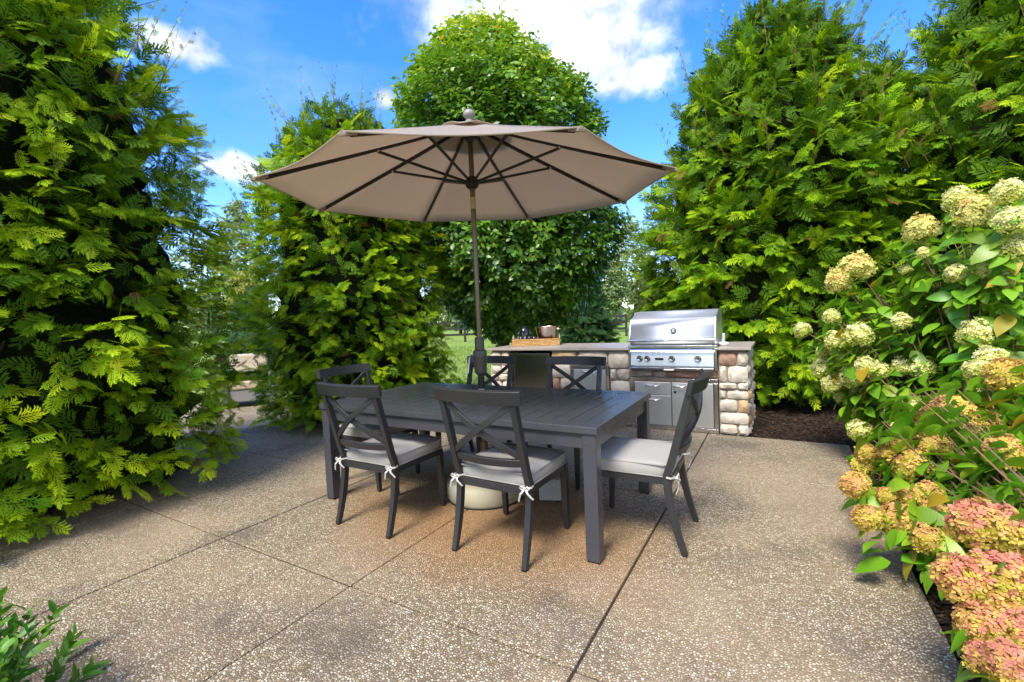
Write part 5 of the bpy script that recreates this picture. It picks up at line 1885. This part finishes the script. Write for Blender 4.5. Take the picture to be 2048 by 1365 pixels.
for si, root_p in enumerate(ROOTS):
    rr = np.random.default_rng(300 + si)
    hyd = empty('hydrangea_shrub', root_p)
    tag(hyd, HLAB[si], 'hydrangea', 'panicle hydrangeas beside the patio')
    leafp, leafa, leafn, leafs, leafg = [], [], [], [], []

    def leaf_pair(p_, d_, size, gsh, spread=1.0):
        d_ = Vector(d_).normalized()
        s0 = d_.cross(Vector(rr.normal(0, 1, 3)))
        s0.normalize()
        for sg in (-1, 1):
            outw = Vector((p_.x - root_p.x, p_.y - root_p.y, 0)).normalized()
            a = (s0 * sg * spread * .8 + d_ * .2 + outw * .25 + Vector((0, 0, -.38)) + Vector(rr.normal(0, .2, 3))).normalized()
            leafp.append(p_ + a * .02)
            leafa.append(a)
            leafn.append((Vector((0, 0, 1)) * .75 + d_ * .2 + outw * .75 + Vector(rr.normal(0, .3, 3))))
            leafs.append(size * rr.uniform(.7, 1.25))
            leafg.append(gsh + rr.normal(0, .14))

    ends = []
    for (u, v, wpx, kd, sh) in BL:
        if sh != si:
            continue
        dep = bloom_depth(u, v, kd, sh) * rr.uniform(.98, 1.03)
        p_ = at_depth(u, v, dep)
        size = wpx / F_PX * dep
        p_.z = max(p_.z, size * .55)
        ends.append((p_, size, kd))
    # extra leafy shoots that carry no head in view
    nextra = HP[si][1]
    for k in range(nextra):
        if si == 0:
            u, v = rr.uniform(1640, 2075), rr.uniform(455, 830)
            if v < 560 and u < 1780 - (v - 500):
                continue
            if u < 1640 + abs(v - 690) * .45:
                continue
            dep = 3.25 + (1950 - u) / 350 * .95 + rr.uniform(-.1, .45)
        elif si == 1:
            u, v = rr.uniform(1760, 2080), rr.uniform(760, 1040)
            if v > 960 and u < 1850:
                continue
            dep = 2.55 + rr.uniform(-.15, .35) - max(0, v - 900) * .0018
        else:
            u, v = rr.uniform(1990, 2080), rr.uniform(1060, 1360)
            dep = 1.50 + rr.uniform(0, .2)
        p_ = at_depth(u, v, dep)
        if p_.z < .08:
            continue
        ends.append((p_, 0, -1))
    for (p_, size, kd) in ends:
        base = root_p + Vector((rr.normal(0, .16), rr.normal(0, .16), 0))
        mid = base.lerp(p_, .55) + Vector((0, 0, .18 * (p_ - base).length * (.6 if kd >= 0 else .4)))
        pts = []
        for k in range(7):
            q = k / 6
            pts.append(base * (1 - q) ** 2 + mid * 2 * q * (1 - q) + p_ * q * q)
        dend = (pts[-1] - pts[-2]).normalized()
        mb = MB()
        mb.tube([x_ - root_p for x_ in pts], [.0075, .006, .005, .0045, .004, .0035, .003], 5)
        mb.build('stem', M['twig_red'] if rr.random() < .3 else M['twig'], hyd, True)
        if kd >= 0:
            o = bpy.data.objects.new('flower_head', BMESH[(kd, int(rr.integers(0, 4)))])
            COL.objects.link(o)
            o.parent = hyd
            zdir = (dend * .6 + Vector((0, 0, .75)) + Vector(rr.normal(0, .18, 3))).normalized()
            xdir = zdir.cross(Vector((rr.normal(), rr.normal(), .1))).normalized()
            ydir = zdir.cross(xdir)
            asp = rr.uniform(.92, 1.08)
            o.matrix_local = mat_from(xdir * asp, ydir, zdir * rr.uniform(.80, 1.0), size * .84, p_ - root_p)
            for k in range(3):
                leaf_pair(p_ - zdir * (size * .5 + .03 + .05 * k), zdir, HP[si][2] * 1.1, .55)
        qs = np.linspace(.30, .97, 8 if kd < 0 else 7)
        for q in qs:
            c_ = base * (1 - q) ** 2 + mid * 2 * q * (1 - q) + p_ * q * q
            if c_.z > .10:
                leaf_pair(c_ + Vector(rr.normal(0, .012, 3)), dend, HP[si][2], .35 + .3 * q)
    P = np.array([list(x_) for x_ in leafp])
    Yl = unit(np.array([list(x_) for x_ in leafa]))
    Nl = unit(np.array([list(x_) for x_ in leafn]))
    sl_ = np.array(leafs)
    P[:, 2] = np.maximum(P[:, 2], .06)
    tipz = P[:, 2] + (Yl[:, 2] - .3) * sl_
    Yl[:, 2] = np.where(tipz < .02, np.abs(Yl[:, 2]) * .5 + .2, Yl[:, 2])
    Yl = unit(Yl)
    Xl, Zl = ortho(Yl, Nl)
    gl = np.array(leafg)
    score = sl_ / np.linalg.norm(P - CAMV, axis=1) * (np.abs(np.sum(unit(CAMV - P) * Zl, -1)) + .3)
    # leaves nearer the viewer than the shrub's middle show largest
    score = score + .03 * (np.linalg.norm(P - CAMV, axis=1) < np.median(np.linalg.norm(P - CAMV, axis=1)))
    order = np.argsort(-score)
    for i in order[:300]:
        o = bpy.data.objects.new('leaf', HLM[(int(rr.integers(0, 4)), int(np.clip((gl[i] - .25) / .2, 0, 2)))])
        COL.objects.link(o)
        o.parent = hyd
        o.matrix_local = mat_from(Xl[i], Yl[i], Zl[i], sl_[i], P[i] - np.array(root_p))
    rest = order[300:]
    if len(rest):
        cl = greens(gl[rest], HSTOPS)
        ysel = rr.uniform(0, 1, len(rest)) < .03
        cl[ysel] = (.40, .27, .02)
        V, T, C = scatter(HL, rr.integers(0, 4, len(rest)), P[rest] - np.array(root_p), Xl[rest], Yl[rest], Zl[rest], sl_[rest], cl)
        me = np_mesh('foliage', V, T, M['hleaf_mass'], C)
        me.polygons.foreach_set('use_smooth', [True] * len(me.polygons))
        tag(link('foliage', me, hyd), kind='stuff')

# ------------------------------------------------------------------ boxwood at the lower left corner
bc = Vector((-2.42, .20, -.06))
bx = empty('boxwood_shrub', bc)
tag(bx, 'small boxwood shrub with oval leaves at the lower left corner', 'shrub')
rr = np.random.default_rng(900)
BXS = [(0, (.03, .10, .012)), (.5, (.07, .21, .018)), (1, (.17, .36, .03))]
BXL = [leaf_template(3, .44, .2, .1), leaf_template(3, .48, .3, -.08), leaf_template(3, .42, .1, .2)]
BXM = {}
for a_ in range(3):
    for b_ in range(3):
        tv, tt_, ts = BXL[a_]
        me = np_mesh('leaf', tv, tt_, M['boxleaf'], np.repeat(greens(np.array([.25 + .3 * b_]), BXS), len(tv), 0))
        me.polygons.foreach_set('use_smooth', [True] * len(me.polygons))
        BXM[(a_, b_)] = me
lp, la, lnn, ls_, lg_ = [], [], [], [], []
twg = MB()
for k in range(110):
    th = rr.uniform(0, 6.28)
    el = rr.uniform(.05, 1.5)
    n_ = Vector((math.cos(th) * math.cos(el), math.sin(th) * math.cos(el), math.sin(el)))
    tip = Vector((n_.x * .50, n_.y * .46, .06 + n_.z * .43)) * rr.uniform(.80, 1.08)
    d_ = (n_ + Vector((0, 0, .8)) + Vector(rr.normal(0, .2, 3))).normalized()
    L = rr.uniform(.16, .26)
    twg.tube([Vector((n_.x * .08, n_.y * .08, .02)), tip - d_ * L * .9, tip], [.004, .0025, .0015], 4)
    for q in range(7):
        c_ = tip - d_ * L * (q / 7)
        s0 = d_.cross(Vector(rr.normal(0, 1, 3))).normalized()
        for sg in (-1, 1):
            a = (d_ * .9 + s0 * sg * .8 + Vector(rr.normal(0, .12, 3))).normalized()
            lp.append(c_)
            la.append(a)
            lnn.append(d_ * .9 - s0 * sg * .6 + Vector(rr.normal(0, .2, 3)))
            ls_.append(rr.uniform(.052, .075) * (1 - .03 * q))
            lg_.append(.62 - .06 * q + rr.normal(0, .1))
twg.build('twigs', M['twig'], bx, True)
tag(bx.children[0], kind='stuff')
P = np.array([list(x_) for x_ in lp])
Yl = unit(np.array([list(x_) for x_ in la]))
Xl, Zl = ortho(Yl, unit(np.array([list(x_) for x_ in lnn])))
ls_, lg_ = np.array(ls_), np.array(lg_)
Pw_ = P + np.array(bc)
dcam = np.linalg.norm(Pw_ - CAMV, axis=1)
sc_ = ls_ / dcam + .02 * (np.sum(unit(CAMV - Pw_) * unit(P), -1)) + .02 * (Pw_[:, 1] > .15)
order = np.argsort(-sc_)
for i in order[:300]:
    o = bpy.data.objects.new('leaf', BXM[(int(rr.integers(0, 3)), int(np.clip(lg_[i] * 3.2 - .3, 0, 2)))])
    COL.objects.link(o)
    o.parent = bx
    o.matrix_local = mat_from(Xl[i], Yl[i], Zl[i], ls_[i], P[i])
rest = order[300:]
V, T, C = scatter(BXL, rr.integers(0, 3, len(rest)), P[rest], Xl[rest], Yl[rest], Zl[rest], ls_[rest], greens(lg_[rest], BXS))
tag(link('foliage', np_mesh('foliage', V, T, M['hleaf_mass'], C), bx), kind='stuff')
